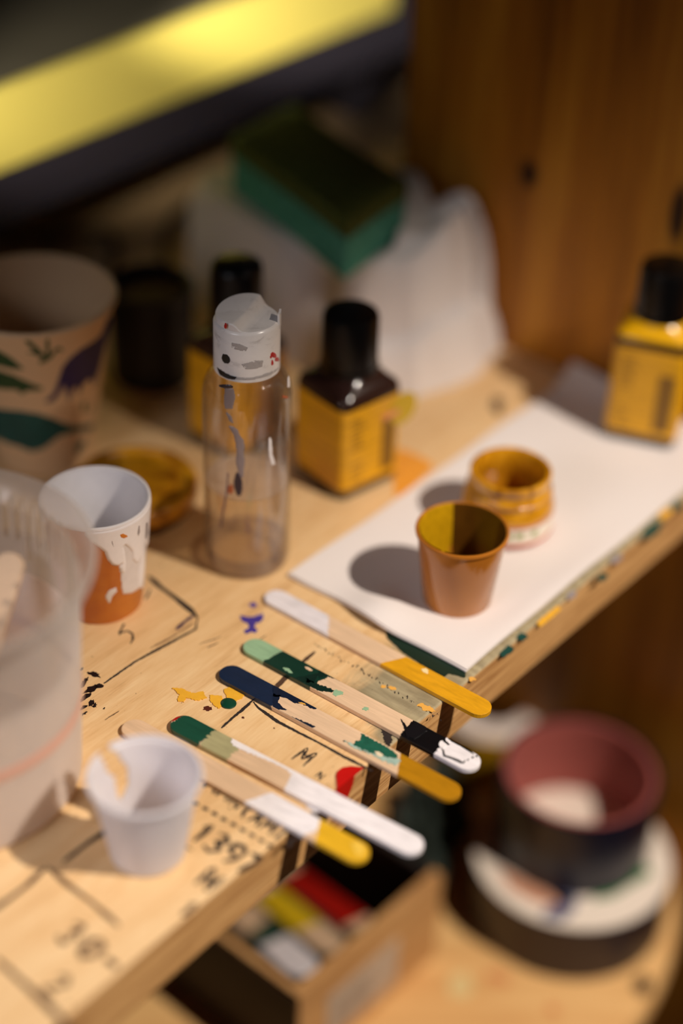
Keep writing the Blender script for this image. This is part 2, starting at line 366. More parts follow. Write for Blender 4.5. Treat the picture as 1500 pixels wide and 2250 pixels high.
# handwriting: letters read towards the front edge (direction -V), their tops point along +U
GL = {'1': [[(.2, .75), (.5, 1), (.5, 0)]], '3': [[(0, .9), (.4, 1), (.75, .8), (.35, .55), (.8, .3), (.45, 0), (0, .12)]],
      '9': [[(.8, .6), (.5, .45), (.1, .6), (.15, .9), (.5, 1), (.8, .85), (.78, .4), (.4, 0)]], '7': [[(0, .95), (.8, 1), (.5, .5), (.35, 0)]],
      'M': [[(0, 0), (.1, 1), (.45, .35), (.8, 1), (.9, 0)]], 'N': [[(0, 0), (.05, 1), (.75, .05), (.8, 1)]], 'A': [[(0, 0), (.4, 1), (.8, 0)], [(.15, .4), (.7, .4)]],
      '0': [[(.4, 1), (.05, .7), (.1, .2), (.45, 0), (.8, .3), (.75, .8), (.4, 1)]], '-': [[(0, .5), (.8, .5)]], '.': [[(.3, .1), (.5, .15)]], '(': [[(.6, 1), (.3, .6), (.3, .4), (.6, 0)]],
      '2': [[(.05, .8), (.4, 1), (.75, .75), (.1, .05), (.85, 0)]], 'H': [[(0, 0), (.05, 1)], [(.7, 0), (.75, 1)], [(0, .5), (.75, .5)]], '/': [[(0, 0), (.7, 1)]], 'I': [[(.4, 0), (.4, 1)]]}
def write(name, text, px, py, size, pitch, wd, m, ang=0., seed=1):
    o = toUV(px, py); ca, sa = math.cos(ang), math.sin(ang); st = []
    rd = np.array([sa, -ca]); up = np.array([ca, sa])                     # reading and up directions in (u, v)
    for i, ch in enumerate(text):
        for s in GL.get(ch, []): st.append([o+rd*(i*pitch+x*size*.75)+up*(y*size) for x, y in s])
    return pen(name, st, wd, m, px=False, amp=.1, seed=seed)
write('handwriting', '1397', 408, 1838, 10, 7.6, 1.9, M['ink'], seed=3)
write('handwriting', 'N', 428, 1942, 9, 8, 2.3, M['ink'], seed=5)
write('handwriting', '1', 388, 2004, 6.5, 8, 2.0, M['ink3'], seed=6)
write('handwriting', 'MMN', 446, 1730, 6.5, 6.2, 1.9, M['ink'], seed=7)
write('handwriting', '.(AMI(', 492, 1772, 7.2, 5.6, 1.4, M['ink'], seed=8)
write('handwriting', 'M', 640, 1668, 8.5, 8, 1.3, M['ink'], seed=9)
write('handwriting', 'N.', 690, 1708, 4.0, 5, .7, M['ink'], seed=10)
write('handwriting', '30-', 122, 2060, 9.5, 9.5, 2.3, M['ink3'], seed=11)
write('handwriting', '2.', 92, 2172, 8.5, 9, 2.0, M['ink2'], seed=12)
write('handwriting', '-', 398, 1868, 5, 5, .9, M['ink3'], seed=13)
# a row of dashes above the number
pts = [((424+i*20.5), (1762+i*11.6)) for i in range(9)]
pen('dashed_line', [[(x, y), (x+13, y+7)] for x, y in pts], 1.7, M['ink'], seed=21)
# tiny lettering along the yellow stick's lower side
r = random.Random(5); tiny = []
for i in range(34):
    x = 690+i*8.4; y = 1412+i*5.05+r.uniform(-3, 3)
    tiny.append([(x, y), (x+r.uniform(-3, 5), y+r.uniform(-7, 7)), (x+r.uniform(0, 6), y+r.uniform(-3, 5))])
pen('small_lettering', tiny, .42, M['ink'], amp=.05, seed=31)
# paint on the bench
def blob(cx, cy, rx, ry, n=14, rot=0., rag=.25, seed=1):
    r = random.Random(seed); o = []
    for i in range(n):
        a = 2*math.pi*i/n; k = 1+r.uniform(-rag, rag); x, y = rx*k*math.cos(a), ry*k*math.sin(a)
        o.append((cx+x*math.cos(rot)-y*math.sin(rot), cy+x*math.sin(rot)+y*math.cos(rot)))
    return o
flat('black_splatter', [blob(207, 1482, 15, 5, rot=.3, seed=1), blob(184, 1500, 14, 5, rot=-.9, seed=2), blob(178, 1470, 6, 3, rot=-.5, seed=13), blob(200, 1515, 18, 6, rot=-.5, seed=3), blob(218, 1508, 10, 5, rot=-.4, seed=14), blob(190, 1531, 16, 6, rot=-.6, seed=4),
     blob(200, 1545, 8, 5, rot=-1, seed=5), blob(182, 1556, 11, 3, rot=-.5, seed=6), blob(208, 1550, 6, 4, rot=-1, seed=7), blob(186, 1568, 7, 2, rot=-.6, seed=8), blob(228, 1557, 2.5, 2, seed=9)], M['black'], amp=.35, seed=40)
flat('violet_splash', [[(527, 1352), (545, 1356), (560, 1354), (578, 1348), (577, 1360), (570, 1368), (562, 1370), (558, 1378), (566, 1384), (562, 1392), (552, 1388), (540, 1393), (536, 1386), (546, 1380), (545, 1372), (536, 1368), (529, 1360)],
     blob(556, 1330, 9, 5, seed=3), blob(650, 1362, 5, 3, seed=4)], M['purple'], amp=.3, seed=50)
flat('yellow_splash', [[(378, 1512), (398, 1514), (424, 1524), (446, 1520), (455, 1535), (432, 1540), (408, 1534), (404, 1544), (390, 1542), (394, 1526)],
     [(460, 1528), (488, 1530), (492, 1545), (482, 1558), (470, 1550), (460, 1540)], blob(514, 1524, 22, 15, seed=5, rag=.12)], M['yel'], h=.35, amp=.35, seed=60)
bm = bmesh.new(); c = toUV(502, 1547)
for i, (rr, zz) in enumerate(((4.4, .1), (4.2, .7), (3.0, 1.1), (1.2, 1.3), (0, 1.32))): pass
lathe(bm, [(3.6, .05), (3.75, .5), (3.1, .85), (1.6, 1.05), (0, 1.1)], seg=24)
for v in bm.verts: v.co.x = v.co.x*.8+c[0]; v.co.y = v.co.y*.86+c[1]
obj('green_drop', bm, M['dgreen'], tt, smooth=True)
flat('brown_speck', [blob(456, 1557, 9, 6, seed=8), blob(472, 1546, 2, 2, seed=9), blob(534, 1577, 3, 2, seed=10), blob(602, 1600, 2, 1.5, seed=11), blob(455, 1640, 3, 2, seed=12)], M['dred'], amp=.3, seed=70)
flat('dark_smudge', [[(836, 1600), (850, 1598), (862, 1612), (860, 1634), (852, 1642), (842, 1626)]], M['ink'], amp=.5, seed=75)
flat('yellow_speck', [blob(938, 1556, 20, 6, rot=.35, seed=15), blob(862, 1512, 10, 4, rot=.2, seed=16), blob(842, 1508, 6, 3, seed=17), blob(740, 1500, 4, 3, seed=18), blob(1036, 1492, 8, 5, seed=19)], marker_mat('thin_yellow_paint', sr(225, 165, 70), .8, .6), amp=.4, seed=80)
flat('orange_patch', [[(870, 985), (905, 995), (945, 1015), (950, 1030), (925, 1052), (890, 1085), (866, 1092), (862, 1040)]], mat('orange_paint', sr(240, 160, 50), .45, .1), amp=.5, seed=85)
flat('green_paint_line', [[(846, 1386), (900, 1412), (960, 1446), (1023, 1478), (1020, 1490), (988, 1481), (974, 1488), (930, 1464), (880, 1431), (850, 1402)]], mat('very_dark_green_paint', sr(20, 42, 30), .4), h=.4, amp=.3, seed=90)
flat('green_edge_spot', [blob(1113, 1430, 17, 9, rot=-.6, seed=21), blob(1146, 1401, 11, 9, seed=22), blob(1322, 1268, 12, 9, rot=-.6, seed=23), blob(1432, 1166, 28, 12, rot=-.7, seed=24), blob(1490, 1112, 14, 10, seed=28)], mat('deep_teal_paint', sr(28, 70, 62), .3), amp=.3, seed=92)
flat('yellow_edge_spot', [[(1178, 1368), (1225, 1330), (1232, 1340), (1186, 1378)], blob(1460, 1130, 16, 8, rot=-.7, seed=27)], M['yel'], amp=.3, seed=94)
flat('pale_edge_spot', [blob(1352, 1228, 14, 9, rot=-.6, seed=25), blob(1255, 1308, 12, 8, rot=-.6, seed=26)], M['grey'], amp=.3, seed=96)
flat('dark_spot', [blob(1092, 892, 14, 20, seed=31)], M['ink3'], amp=.4, seed=97)
# red drop running over the front edge, white paint under the sticks
bm = bmesh.new()
q = [toUV(x, y) for x, y in ((738, 1706), (741, 1697), (752, 1689), (770, 1686), (790, 1688), (803, 1692), (800, 1703), (790, 1718), (778, 1738), (770, 1750), (752, 1745), (740, 1724))]
q = [(a, max(b, -.35)) for a, b in q]; poly_prism(bm, q, .02, .7); obj('red_drop', bm, M['red'], tt)
bm = bmesh.new(); a0 = toUV(800, 1700)[0]
poly = [(a0-15, 0), (a0-3, .2), (a0-4, -4), (a0-7, -9), (a0-9, -14), (a0-11, -8), (a0-14, -4)]
for p in [poly]:
    t = tessellate_polygon([[Vector((x, z, 0)) for x, z in p]]); vs = [bm.verts.new((x, -.25, z)) for x, z in p]; vb = [bm.verts.new((x, .2, z)) for x, z in p]
    for f in t: bm.faces.new([vs[i] for i in f])
    for i in range(len(p)): bm.faces.new((vs[i], vs[(i+1) % len(p)], vb[(i+1) % len(p)], vb[i]))
obj('red_run', bm, M['red'], tt)
flat('white_paint_patch', [[(622, 1722), (650, 1738), (680, 1752), (703, 1768), (706, 1784), (690, 1786), (668, 1768), (640, 1748)]], M['white'], h=.3, amp=.3, seed=99)
# ------------------------------------------------------------------ painted sticks
def stick_shape(L=114., w=10.2, t=2.0):
    pts = []
    for k in range(13): a = math.pi/2+math.pi*k/12; pts.append((w/2+w/2*math.cos(a), w/2*math.sin(a)))
    for k in range(13): a = -math.pi/2+math.pi*k/12; pts.append((L-w/2+w/2*math.cos(a), w/2*math.sin(a)))
    bm = poly_prism(bmesh.new(), pts, 0, t)
    es = [e for e in bm.edges if abs(e.verts[0].co.z-e.verts[1].co.z) < 1e-6 and len(e.link_faces) == 2 and abs(e.link_faces[0].normal.z-e.link_faces[1].normal.z) > .5]
    return bm
WC = sr(226, 192, 156)
def make_stick(a, b, zones, label, patches=(), z0=.0, w=10.2, group='painted wooden sticks on the bench edge', wc=WC):
    A, B = G(a[0], a[1], z0+2), G(b[0], b[1], z0+2); ang = math.atan2(B[1]-A[1], B[0]-A[0]); c = (A+B)/2
    o3 = c-57*np.array([math.cos(ang), math.sin(ang), 0]); o3[2] = z0
    t = thing('painted_stick', o3, label, 'stick', rot=ang, group=group)
    dx = np.array([math.cos(ang), math.sin(ang)])
    def loc(x, y, z=2.):
        q = G(x, y, z0+z)[:2]-o3[:2]; return np.array([q@dx, -q[0]*dx[1]+q[1]*dx[0]])
    zz = [((loc(*x0)[0] if not isinstance(x0, (int, float)) else x0), (loc(*x1)[0] if not isinstance(x1, (int, float)) else x1), col, rag, sl) for x0, x1, col, rag, sl in zones]
    body = obj('stick_body', stick_shape(w=w), stick_mat('stick_paint', wc, zz), t)
    bv = body.modifiers.new('bevel', 'BEVEL'); bv.width = .45*MM; bv.segments = 3; bv.limit_method = 'ANGLE'; bv.angle_limit = math.radians(50)
    for i, (nm, polys, m, amp) in enumerate(patches):
        bm = bmesh.new()
        for j, pl in enumerate(polys):
            q = jag([loc(x, y) for x, y in pl], amp, .5, i*7+j)
            q = [(p[0], max(-w/2+.15, min(w/2-.15, p[1]))) for p in q]
            poly_prism(bm, q, 2.0, 2.06+.05*(i+1))
        obj(nm, bm, m, t)
    return t
OCH = sr(222, 160, 28); OCH2 = sr(176, 122, 18); BLK = sr(14, 13, 15); WHT = sr(240, 234, 236); NAVY = sr(20, 36, 62); DG = sr(18, 52, 40); PG = sr(150, 186, 148)
m_pg = mat('pale_green_paint', PG, .4, .15, .5); m_dg = mat('bottle_green_paint', sr(16, 42, 34), .3, .3, .3); m_navy = mat('navy_paint', sr(18, 30, 52), .3, .3, .3)
m_wd = mat('bare_stick_wood', WC, .6, .12, .6); m_teal = mat('teal_green_paint', sr(36, 98, 78), .35, .35, .35); m_mist = mat('misty_blue_green_paint', sr(168, 194, 180), .4, .25, .4)
make_stick((590, 1303), (1072, 1562), [(0, (722, 1372), sr(232, 226, 230), 2.2, .8), ((862, 1452), 120, OCH, .25, -.55)],
    'craft stick, white at one end and ochre yellow at the other, beside the paper towel',
    [('white_speck', [blob(934, 1474, 8, 5, rot=.5, seed=1)], mat('cream_paint', sr(238, 216, 160), .4), .1)])
make_stick((541, 1410), (1050, 1683), [(0, (604, 1438), PG, .9, -.2), ((604, 1438), (708, 1492), DG, .8, -.2), ((900, 1592), (976, 1634), BLK, .5, .1), ((976, 1634), 120, WHT, .1, 0.)],
    'craft stick painted pale green, dark green, bare wood, black and a white dripping tip',
    [('green_streak', [[(700, 1470), (728, 1478), (752, 1492), (745, 1494), (718, 1486), (700, 1490)], [(672, 1490), (700, 1504), (724, 1512), (735, 1518), (728, 1522), (700, 1518), (674, 1506)], [(690, 1500), (662, 1500), (640, 1490), (700, 1480)]], m_dg, .35),
     ('pale_fleck', [blob(741, 1523, 11, 7, seed=2), blob(803, 1558, 7, 4, seed=3), blob(634, 1474, 12, 4, rot=.5, seed=4)], m_pg, .3),
     ('bare_fleck', [blob(678, 1470, 9, 2.5, rot=.35, seed=5)], m_wd, .2),
     ('black_spike', [[(880, 1580), (896, 1600), (906, 1592), (918, 1582), (930, 1590), (938, 1606), (910, 1624), (892, 1618), (888, 1600)]], M['black'], .2),
     ('white_drip', [blob(972, 1636, 8, 8, seed=6, rag=.1), blob(966, 1650, 7, 4.5, rot=.5, seed=7, rag=.1), blob(984, 1626, 6, 5, rot=.6, seed=17, rag=.1)], M['white'], 0.),
     ('black_thread', [[(974, 1627), (980, 1631), (987, 1636), (986, 1638), (978, 1634), (972, 1630)], [(984, 1624), (1010, 1636), (1035, 1652), (1041, 1658), (1036, 1655), (1010, 1639), (985, 1626)],
        [(968, 1644), (975, 1650), (977, 1660), (995, 1666), (1010, 1672), (1016, 1676), (1022, 1671), (1020, 1677), (1013, 1678), (994, 1669), (974, 1662), (972, 1652)], blob(1038, 1665, 2, 1.8, seed=8), blob(1028, 1670, 2, 1, seed=9), blob(1047, 1662, 2.5, 1.2, rot=.7, seed=10)], M['black'], .05)])
make_stick((490, 1470), (1005, 1747), [(0, (612, 1534), NAVY, 1.0, .15), ((876, 1678), 120, OCH2, .25, .55)],
    'craft stick painted navy blue, bare wood, green smears and a mustard lower end',
    [('navy_streak', [[(600, 1502), (640, 1524), (672, 1540), (697, 1556), (690, 1559), (660, 1546), (645, 1544), (632, 1536), (620, 1532), (600, 1530)], [(560, 1540), (600, 1556), (640, 1574), (668, 1586), (692, 1596), (684, 1601), (640, 1584), (600, 1566), (560, 1548)], [(600, 1525), (616, 1528), (610, 1545), (630, 1560), (600, 1560)]], m_navy, .3),
     ('ochre_fleck', [blob(664, 1546, 9, 2, rot=.3, seed=1)], mat('thin_ochre', sr(214, 160, 70), .5), .1),
     ('green_smear', [[(793, 1612), (812, 1622), (835, 1634), (856, 1645), (874, 1662), (870, 1668), (850, 1668), (832, 1660), (800, 1652), (776, 1640), (780, 1630), (792, 1626)]], m_teal, .4),
     ('misty_smear', [[(754, 1627), (775, 1636), (800, 1650), (830, 1660), (850, 1664), (868, 1668), (880, 1672), (870, 1682), (850, 1676), (815, 1658), (780, 1644)]], m_mist, .5),
     ('cream_smear', [blob(832, 1658, 10, 5, rot=.5, seed=3)], mat('cream_smear_paint', sr(226, 208, 176), .4), .3)])
make_stick((381, 1580), (925, 1866), [(0, (388, 1580), sr(170, 24, 20), .2, -.4), ((388, 1580), (466, 1610), sr(26, 74, 56), 1.6, -.1), ((466, 1610), (520, 1650), sr(170, 164, 122), 1.8, 0.), ((636, 1712), 120, WHT, .35, .3)],
    'craft stick with a red-rimmed green upper end and thick white paint on its lower half',
    [('white_streak', [[(512, 1618), (530, 1623), (560, 1634), (590, 1648), (625, 1664), (660, 1682), (700, 1700), (640, 1700), (628, 1690), (590, 1672), (560, 1660), (535, 1650), (514, 1640), (508, 1632)]], M['white'], .35),
     ('white_ridge', [[(690, 1700), (720, 1716), (748, 1738), (740, 1742), (700, 1720)]], M['white'], .3)])
make_stick((274, 1588), (806, 1884), [((566, 1752), (704, 1818), WHT, .35, -.5), ((704, 1818), 120, sr(226, 176, 40), .7, .5)],
    'bare craft stick with a white band and yellow tip, behind the small white cup',
    [('white_edge', [[(552, 1770), (575, 1772), (600, 1782), (630, 1796), (660, 1812), (640, 1810), (600, 1792)]], M['white'], .3),
     ('yellow_lump', [[(700, 1796), (716, 1796), (740, 1808), (730, 1816), (706, 1806)], [(770, 1852), (790, 1850), (802, 1862), (800, 1878), (784, 1882)]], mat('light_yellow_paint', sr(238, 196, 78), .3, .1), .2)])
# ------------------------------------------------------------------ paper towel
def towel_mat():
    k = N('paper_towel'); k.base(sr(226, 218, 214)); k.b.inputs['Roughness'].default_value = .95; k.b.inputs['Specular IOR Level'].default_value = .1
    vo = k.n('ShaderNodeTexVoronoi'); k.l(k.coord((.55, .55, .55)), vo.inputs['Vector']); vo.inputs['Scale'].default_value = 1
    f = k.noise(k.coord((1.2, 1.2, 1.2)), 1, 3); k.bump(k.math('ADD', vo.outputs['Distance'], f), .25, .25); return k.m
MT = towel_mat()
nt = thing('folded_paper_towel', W(109, 3), 'white paper towel folded flat along the bench edge under the ochre jar and brown cup', 'paper towel', rot=EA)
for layer, (z0, ins) in enumerate(((.1, .0), (.85, .5))):
    bm = bmesh.new(); nu, nv = 120, 50; Lu, Lv = 218., 95.; g = {}
    for side in (0, 1):
        for i in range(nu+1):
            for j in range(nv+1):
                a, b = i/nu*Lu, j/nv*Lv
                z = .35*math.sin(a*.05+1)*math.sin(b*.07)+.35*(1+math.sin(a*.021+b*.03))
                z += 3.2*math.exp(-((a-6)/16)**2-((b-50)/13)**2)+1.2*math.exp(-((a-60)/50)**2-((b-2)/8)**2)
                z += 9*max(0, (a-196)/22)**2*(b/Lv)
                z = z*min(1, 2.5) if True else z
                for (ca, cb) in ((42, 37), (90, 50), (190, 55)):           # flat under the things standing on it
                    z *= 1-.97*math.exp(-(((a-ca)/26)**2+((b-cb)/26)**2)**2)
                e = ins if side or True else 0
                aa = a-(2.2*math.exp(-((b-44)/16)**2) if i == 0 else 0)+(1.2*math.exp(-((b-68)/10)**2) if i == 0 else 0)+(e if i == 0 else 0); bb = b+(-e if j == nv else 0)+(.25*math.sin(a*.09) if j in (0, nv) else 0)
                g[side, i, j] = bm.verts.new((aa, bb, z0+z+(.68 if side else 0)))
    for i in range(nu):
        for j in range(nv):
            for s in (0, 1): bm.faces.new([g[s, i, j], g[s, i+1, j], g[s, i+1, j+1], g[s, i, j+1]])
    for i in range(nu):
        for j in (0, nv): bm.faces.new([g[0, i, j], g[0, i+1, j], g[1, i+1, j], g[1, i, j]])
    for j in range(nv):
        for i in (0, nu): bm.faces.new([g[0, i, j], g[0, i, j+1], g[1, i, j+1], g[1, i, j]])
    obj('towel_layer', bm, MT, nt, smooth=True)
ZN = 1.75
# ------------------------------------------------------------------ cups
def cup_prof(rb, rt, H, t=.9, bead=.9):
    f = lambda z: rb+(rt-rb)*z/H
    return [(0, .8), (rb-2.2, .8), (rb-1.6, 0), (rb-.5, 0), (rb, .6), (f(H-2.5), H-2.5), (rt+bead*.7, H-1.9), (rt+bead, H-1.0), (rt+bead*.6, H-.2), (rt, H), (rt-t, H-.5), (f(H-4)-t, H-4), (rb-t, 2.2), (rb-t-1, 1.6), (0, 1.6)]
def shade_cup(name, col, rough=.3, tl=.25):
    k = N(name); k.base(col); k.b.inputs['Roughness'].default_value = rough
    tr = k.n('ShaderNodeBsdfTranslucent'); tr.inputs[0].default_value = col; mx = k.n('ShaderNodeMixShader'); mx.inputs[0].default_value = tl
    k.l(k.b.outputs[0], mx.inputs[1]); k.l(tr.outputs[0], mx.inputs[2]); k.l(mx.outputs[0], k.out.inputs[0]); return k
# brown cup
p = G(1003, 1312, ZN)
t = thing('brown_paint_cup', p, 'small brown plastic cup with yellow paint inside, in front of the ochre jar', 'cup')
kb = N('caramel_plastic'); kb.b.inputs['Roughness'].default_value = .14; kb.base(kb.ramp(kb.noise(kb.coord((.03, .03, .03)), 1, 2), [(.3, sr(168, 100, 30)), (.7, sr(186, 118, 42))]))
obj('cup_body', LATHE(cup_prof(14.6, 18.8, 36.2, .8, .75), seg=96), kb.m, t, smooth=True)
rf = lambda z: 14.6+(18.8-14.6)*z/36.2-.95
zs = [(math.radians(-178), 36), (math.radians(100), 36), (math.radians(112), 22), (math.radians(135), 12), (math.radians(180), 8), (math.radians(215), 8), (math.radians(262), 16), (math.radians(285), 36)]
arc = [(math.radians(a), 35.6) for a in range(100, 243, 6)]; low = [(math.radians(a), 5+3*math.sin(a*.11)**2) for a in range(242, 99, -6)]
obj('inner_paint', round_coat([arc+low], rf, cell=.8, thick=.2, edge=1, inner=True), mat('wet_ochre_paint', sr(196, 150, 16), .2, .3, .3), t, smooth=True)
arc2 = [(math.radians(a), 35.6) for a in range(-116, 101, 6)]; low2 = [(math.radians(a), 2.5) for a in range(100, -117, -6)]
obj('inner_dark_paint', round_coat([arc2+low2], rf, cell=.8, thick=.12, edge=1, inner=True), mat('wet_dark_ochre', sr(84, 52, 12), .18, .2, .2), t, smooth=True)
obj('dark_drip', round_coat([[(math.radians(a), z) for a, z in ((176, 33), (182, 33), (184, 27), (180, 24), (175, 28))], [(math.radians(a), z) for a, z in ((196, 26), (204, 25), (203, 20), (197, 21))]], rf, cell=.4, thick=.35, edge=.5, inner=True), mat('dry_ochre', sr(120, 86, 16), .5), t)
# ochre jar
p = G(1110, 1150, ZN)
t = thing('ochre_paint_jar', p, 'small open glass jar smeared with ochre paint, white and red label, on the towel', 'jar')
jm = N('ochre_smeared_glass'); jm.b.inputs['Roughness'].default_value = .16; jm.b.inputs['Coat Weight'].default_value = .5
f = jm.noise(jm.coord((.12, .12, .06)), 1, 5, .6, 1.2); jm.base(jm.ramp(f, [(.3, sr(120, 70, 8)), (.45, sr(188, 126, 14)), (.62, sr(214, 152, 30))])); jm.bump(f, .6, 1.)
jprof = [(0, .5), (17, .5), (18.6, 0), (20, 1.2), (20.3, 3), (20.3, 14), (19.6, 17), (18.2, 18.6), (18.8, 19.4), (19.0, 21.4), (18.0, 22.4), (17.2, 24), (17.6, 26), (18.1, 27.5), (18, 29.3), (17.1, 29.9), (15.8, 29.6), (15.2, 28), (15, 22), (16.5, 17), (17.6, 13), (17.6, 5), (16, 3.5), (0, 3.2)]
obj('glass_body', LATHE(jprof, seg=96), jm.m, t, smooth=True)
obj('paint_pool', LATHE([(0, 3.6), (17.4, 3.6), (17.4, 6.5), (12, 6.0), (0, 5.6)], seg=48), mat('deep_ochre_pool', sr(150, 90, 10), .2), t, smooth=True)
lb = LATHE([(20.4, 2.0), (20.65, 2.0), (20.65, 12.5), (20.4, 12.5)], seg=96); obj('label', lb, mat('jar_label_paper', sr(232, 222, 206), .5), t, smooth=True)
obj('label_stripe', lathe(LATHE([(20.7, 1.6), (20.78, 1.6), (20.78, 3.2), (20.7, 3.2)], seg=96), [(20.7, 11.6), (20.78, 11.6), (20.78, 12.6), (20.7, 12.6)], seg=96), mat('label_red', sr(186, 62, 44), .5), t)
obj('label_print', round_coat([[(math.radians(a+d), z) for d, z in ((-4, 6.2), (4, 6.2), (4, 9), (-4, 9))] for a in (-92, -78, -58)], lambda z: 20.66, cell=.7, thick=.02, edge=.2, off=.06), mat('label_green_print', sr(150, 160, 100), .5), t)
# orange cup with dripping white paint
cx, cy = G(222, 1316)[:2]; RB, RT, HH = 17.3, 22.0, 52.5
t = thing('orange_paint_cup', (cx, cy, 0), 'orange plastic cup with thick white paint dripping down its side, behind the big clear cup', 'cup')
ko = N('orange_plastic'); ko.b.inputs['Roughness'].default_value = .25; ko.base(ko.ramp(ko.noise(ko.coord((.05, .05, .05)), 1, 3), [(.3, sr(186, 92, 0)), (.7, sr(212, 126, 4))]))
obj('cup_body', LATHE(cup_prof(RB, RT, HH, .8, .3), seg=110), ko.m, t, smooth=True)
ofr = lambda z: RB+(RT-RB)*z/HH+.02
hit = lambda x, y: ray_round(x, y, cx, cy, ofr)
def rimpt(x, zt=HH-.6):      # point below the rim on the photo column x
    lo_, hi_ = 1090, 1260
    for _ in range(24):
        m_ = (lo_+hi_)/2
        if hit(x, m_)[1] > zt: lo_ = m_
        else: hi_ = m_
    return hit(x, (lo_+hi_)/2)
a0, a1 = rimpt(262)[0], rimpt(333)[0]
thin = [(262, 1210), (266, 1250), (268, 1290), (272, 1304), (290, 1302), (305, 1292), (314, 1290), (324, 1272), (330, 1240)]
thinp = [(a0, HH-1)]+[hit(x, y) for x, y in thin]
obj('thin_paint', round_coat([thinp+[(thinp[-1][0]+.5, 16), (thinp[-1][0]+1.2, 20), (thinp[-1][0]+1.2, HH-1)], [hit(x, y) for x, y in ((232, 1312), (240, 1298), (254, 1292), (256, 1300), (246, 1310), (240, 1325))]], ofr, cell=.35, thick=.15, edge=.5), mat('pale_paint_film', sr(222, 214, 212), .35, .08, .3), t, smooth=True)
dr = [(186, 1176), (200, 1190), (218, 1202), (230, 1212), (236, 1228), (246, 1240), (258, 1243), (266, 1238), (262, 1246), (264, 1256), (270, 1259), (275, 1252), (276, 1235), (274, 1215), (271, 1200), (273, 1197), (282, 1204), (288, 1212), (289, 1228), (296, 1237), (303, 1236), (305, 1225), (305, 1240), (302, 1262), (301, 1290), (306, 1292), (312, 1270), (316, 1240), (315, 1215), (314, 1195), (318, 1188), (320, 1198), (323, 1200), (326, 1196), (329, 1165)]
ph = [hit(x, y) for x, y in dr]; back = [(ph[-1][0]+.15, 40), (ph[-1][0]+.6, 30), (ph[-1][0]+1.2, 34), (ph[-1][0]+2.2, 26), (ph[-1][0]+3.0, 38), (ph[-1][0]+3.6, HH-5), (ph[-1][0]+3.6, HH-.8), (ph[0][0], HH-.8)]
top = [(a, HH-.8) for a in np.linspace(ph[-1][0]+3.6, ph[0][0], 30)][1:]
obj('thick_paint', round_coat([ph+back[:-2]+top], ofr, cell=.28, thick=.75, edge=1.1), M['white'], t, smooth=True)
obj('rim_paint', LATHE([(RT-1.0, HH-.9), (RT-.9, HH+.1), (RT-.2, HH+.35), (RT+.45, HH+.1), (RT+.6, HH-.8), (RT+.3, HH-1.1)], seg=110), M['white'], t, smooth=True)
obj('inner_paint', LATHE([(RB-1.1, 2.6), (RB-.3+.4*0-1.0, 4), (RT-1.0-.06, HH-4), (RT-.95, HH-.7), (RT-1.15, HH-.7), (RT-1.3, HH-4), (RB-1.6, 4), (0, 3.4)], seg=96), mat('inner_white_paint', sr(250, 247, 250), .2, .04, .15, bump=.5, bs=.08), t, smooth=True)
obj('orange_chip', round_coat([[hit(x, y) for x, y in ((261, 1173), (268, 1170), (277, 1174), (278, 1178), (270, 1181), (264, 1179))]], lambda z: ofr(z)+.75, cell=.25, thick=.1, edge=.3), ko.m, t)
obj('grey_run', round_coat([[hit(x, y) for x, y in pl] for pl in (((301, 1153), (304, 1153), (304, 1168), (300, 1178), (298, 1170)), ((243, 1186), (246, 1186), (248, 1196), (250, 1200), (247, 1199), (244, 1192)), ((316, 1148), (321, 1146), (321, 1170), (317, 1186), (314, 1180)))], lambda z: ofr(z)+.72, cell=.25, thick=.08, edge=.3), M['grey'], t)
# small white cup with torn wall
cx, cy = G(325, 1868)[:2]; RB, RT, HH = 12.9, 19.3, 37.0
t = thing('torn_white_cup', (cx, cy, 0), 'small white plastic cup with a torn wall and white paint, nearest the front left', 'cup')
bm = bmesh.new(); prof = []
for z in np.linspace(0, HH-1.6, 44): prof.append((RB+(RT-1-RB)*z/(HH-1.6)+(-.5 if z < .3 else 0), z))
prof += [(RT-.7, HH-1.3), (RT+.1, HH-1.1), (RT+.5, HH-.5), (RT+.2, HH), (RT-.5, HH+.1)]
seg = 144; rows = []
for r_, z in prof: rows.append([bm.verts.new((r_*math.cos(2*math.pi*i/seg), r_*math.sin(2*math.pi*i/seg), z)) for i in range(seg)])
cf_ = lambda z: RB+(RT-1-RB)*z/(HH-1.6)
tear = [ray_round(x, y, cx, cy, cf_, back=True) for x, y in ((243, 1643), (262, 1660), (282, 1690), (280, 1725), (266, 1760), (256, 1750), (249, 1708), (233, 1697), (222, 1668))]
tear = [(math.degrees(a) % 360, z) for a, z in tear]; tear = [(tear[0][0]-1, 60)]+tear+[(tear[-1][0], 60)]
def gone(deg, z): return bool(inpoly(np.array([deg+.8*math.sin(z*2.1)]), np.array([z]), tear)[0])
for A, B in zip(rows, rows[1:]):
    for i in range(seg):
        if gone((i+.5)*360/seg, (A[0].co.z+B[0].co.z)/2): continue
        bm.faces.new((A[i], A[(i+1) % seg], B[(i+1) % seg], B[i]))
c0 = bm.verts.new((0, 0, .9)); ring = [bm.verts.new(((RB-1.5)*math.cos(2*math.pi*i/seg), (RB-1.5)*math.sin(2*math.pi*i/seg), .9)) for i in range(seg)]
for i in range(seg): bm.faces.new((ring[i], ring[(i+1) % seg], c0)); bm.faces.new((rows[0][i], rows[0][(i+1) % seg], ring[(i+1) % seg], ring[i]))
kc = shade_cup('white_polypropylene', sr(240, 237, 240), .35, .42)
cb = obj('cup_body', bm, kc.m, t, smooth=True); so = cb.modifiers.new('solid', 'SOLIDIFY'); so.thickness = .0008; so.offset = 0
wr = lambda z: RB+(RT-1-RB)*z/(HH-1.6)-.45
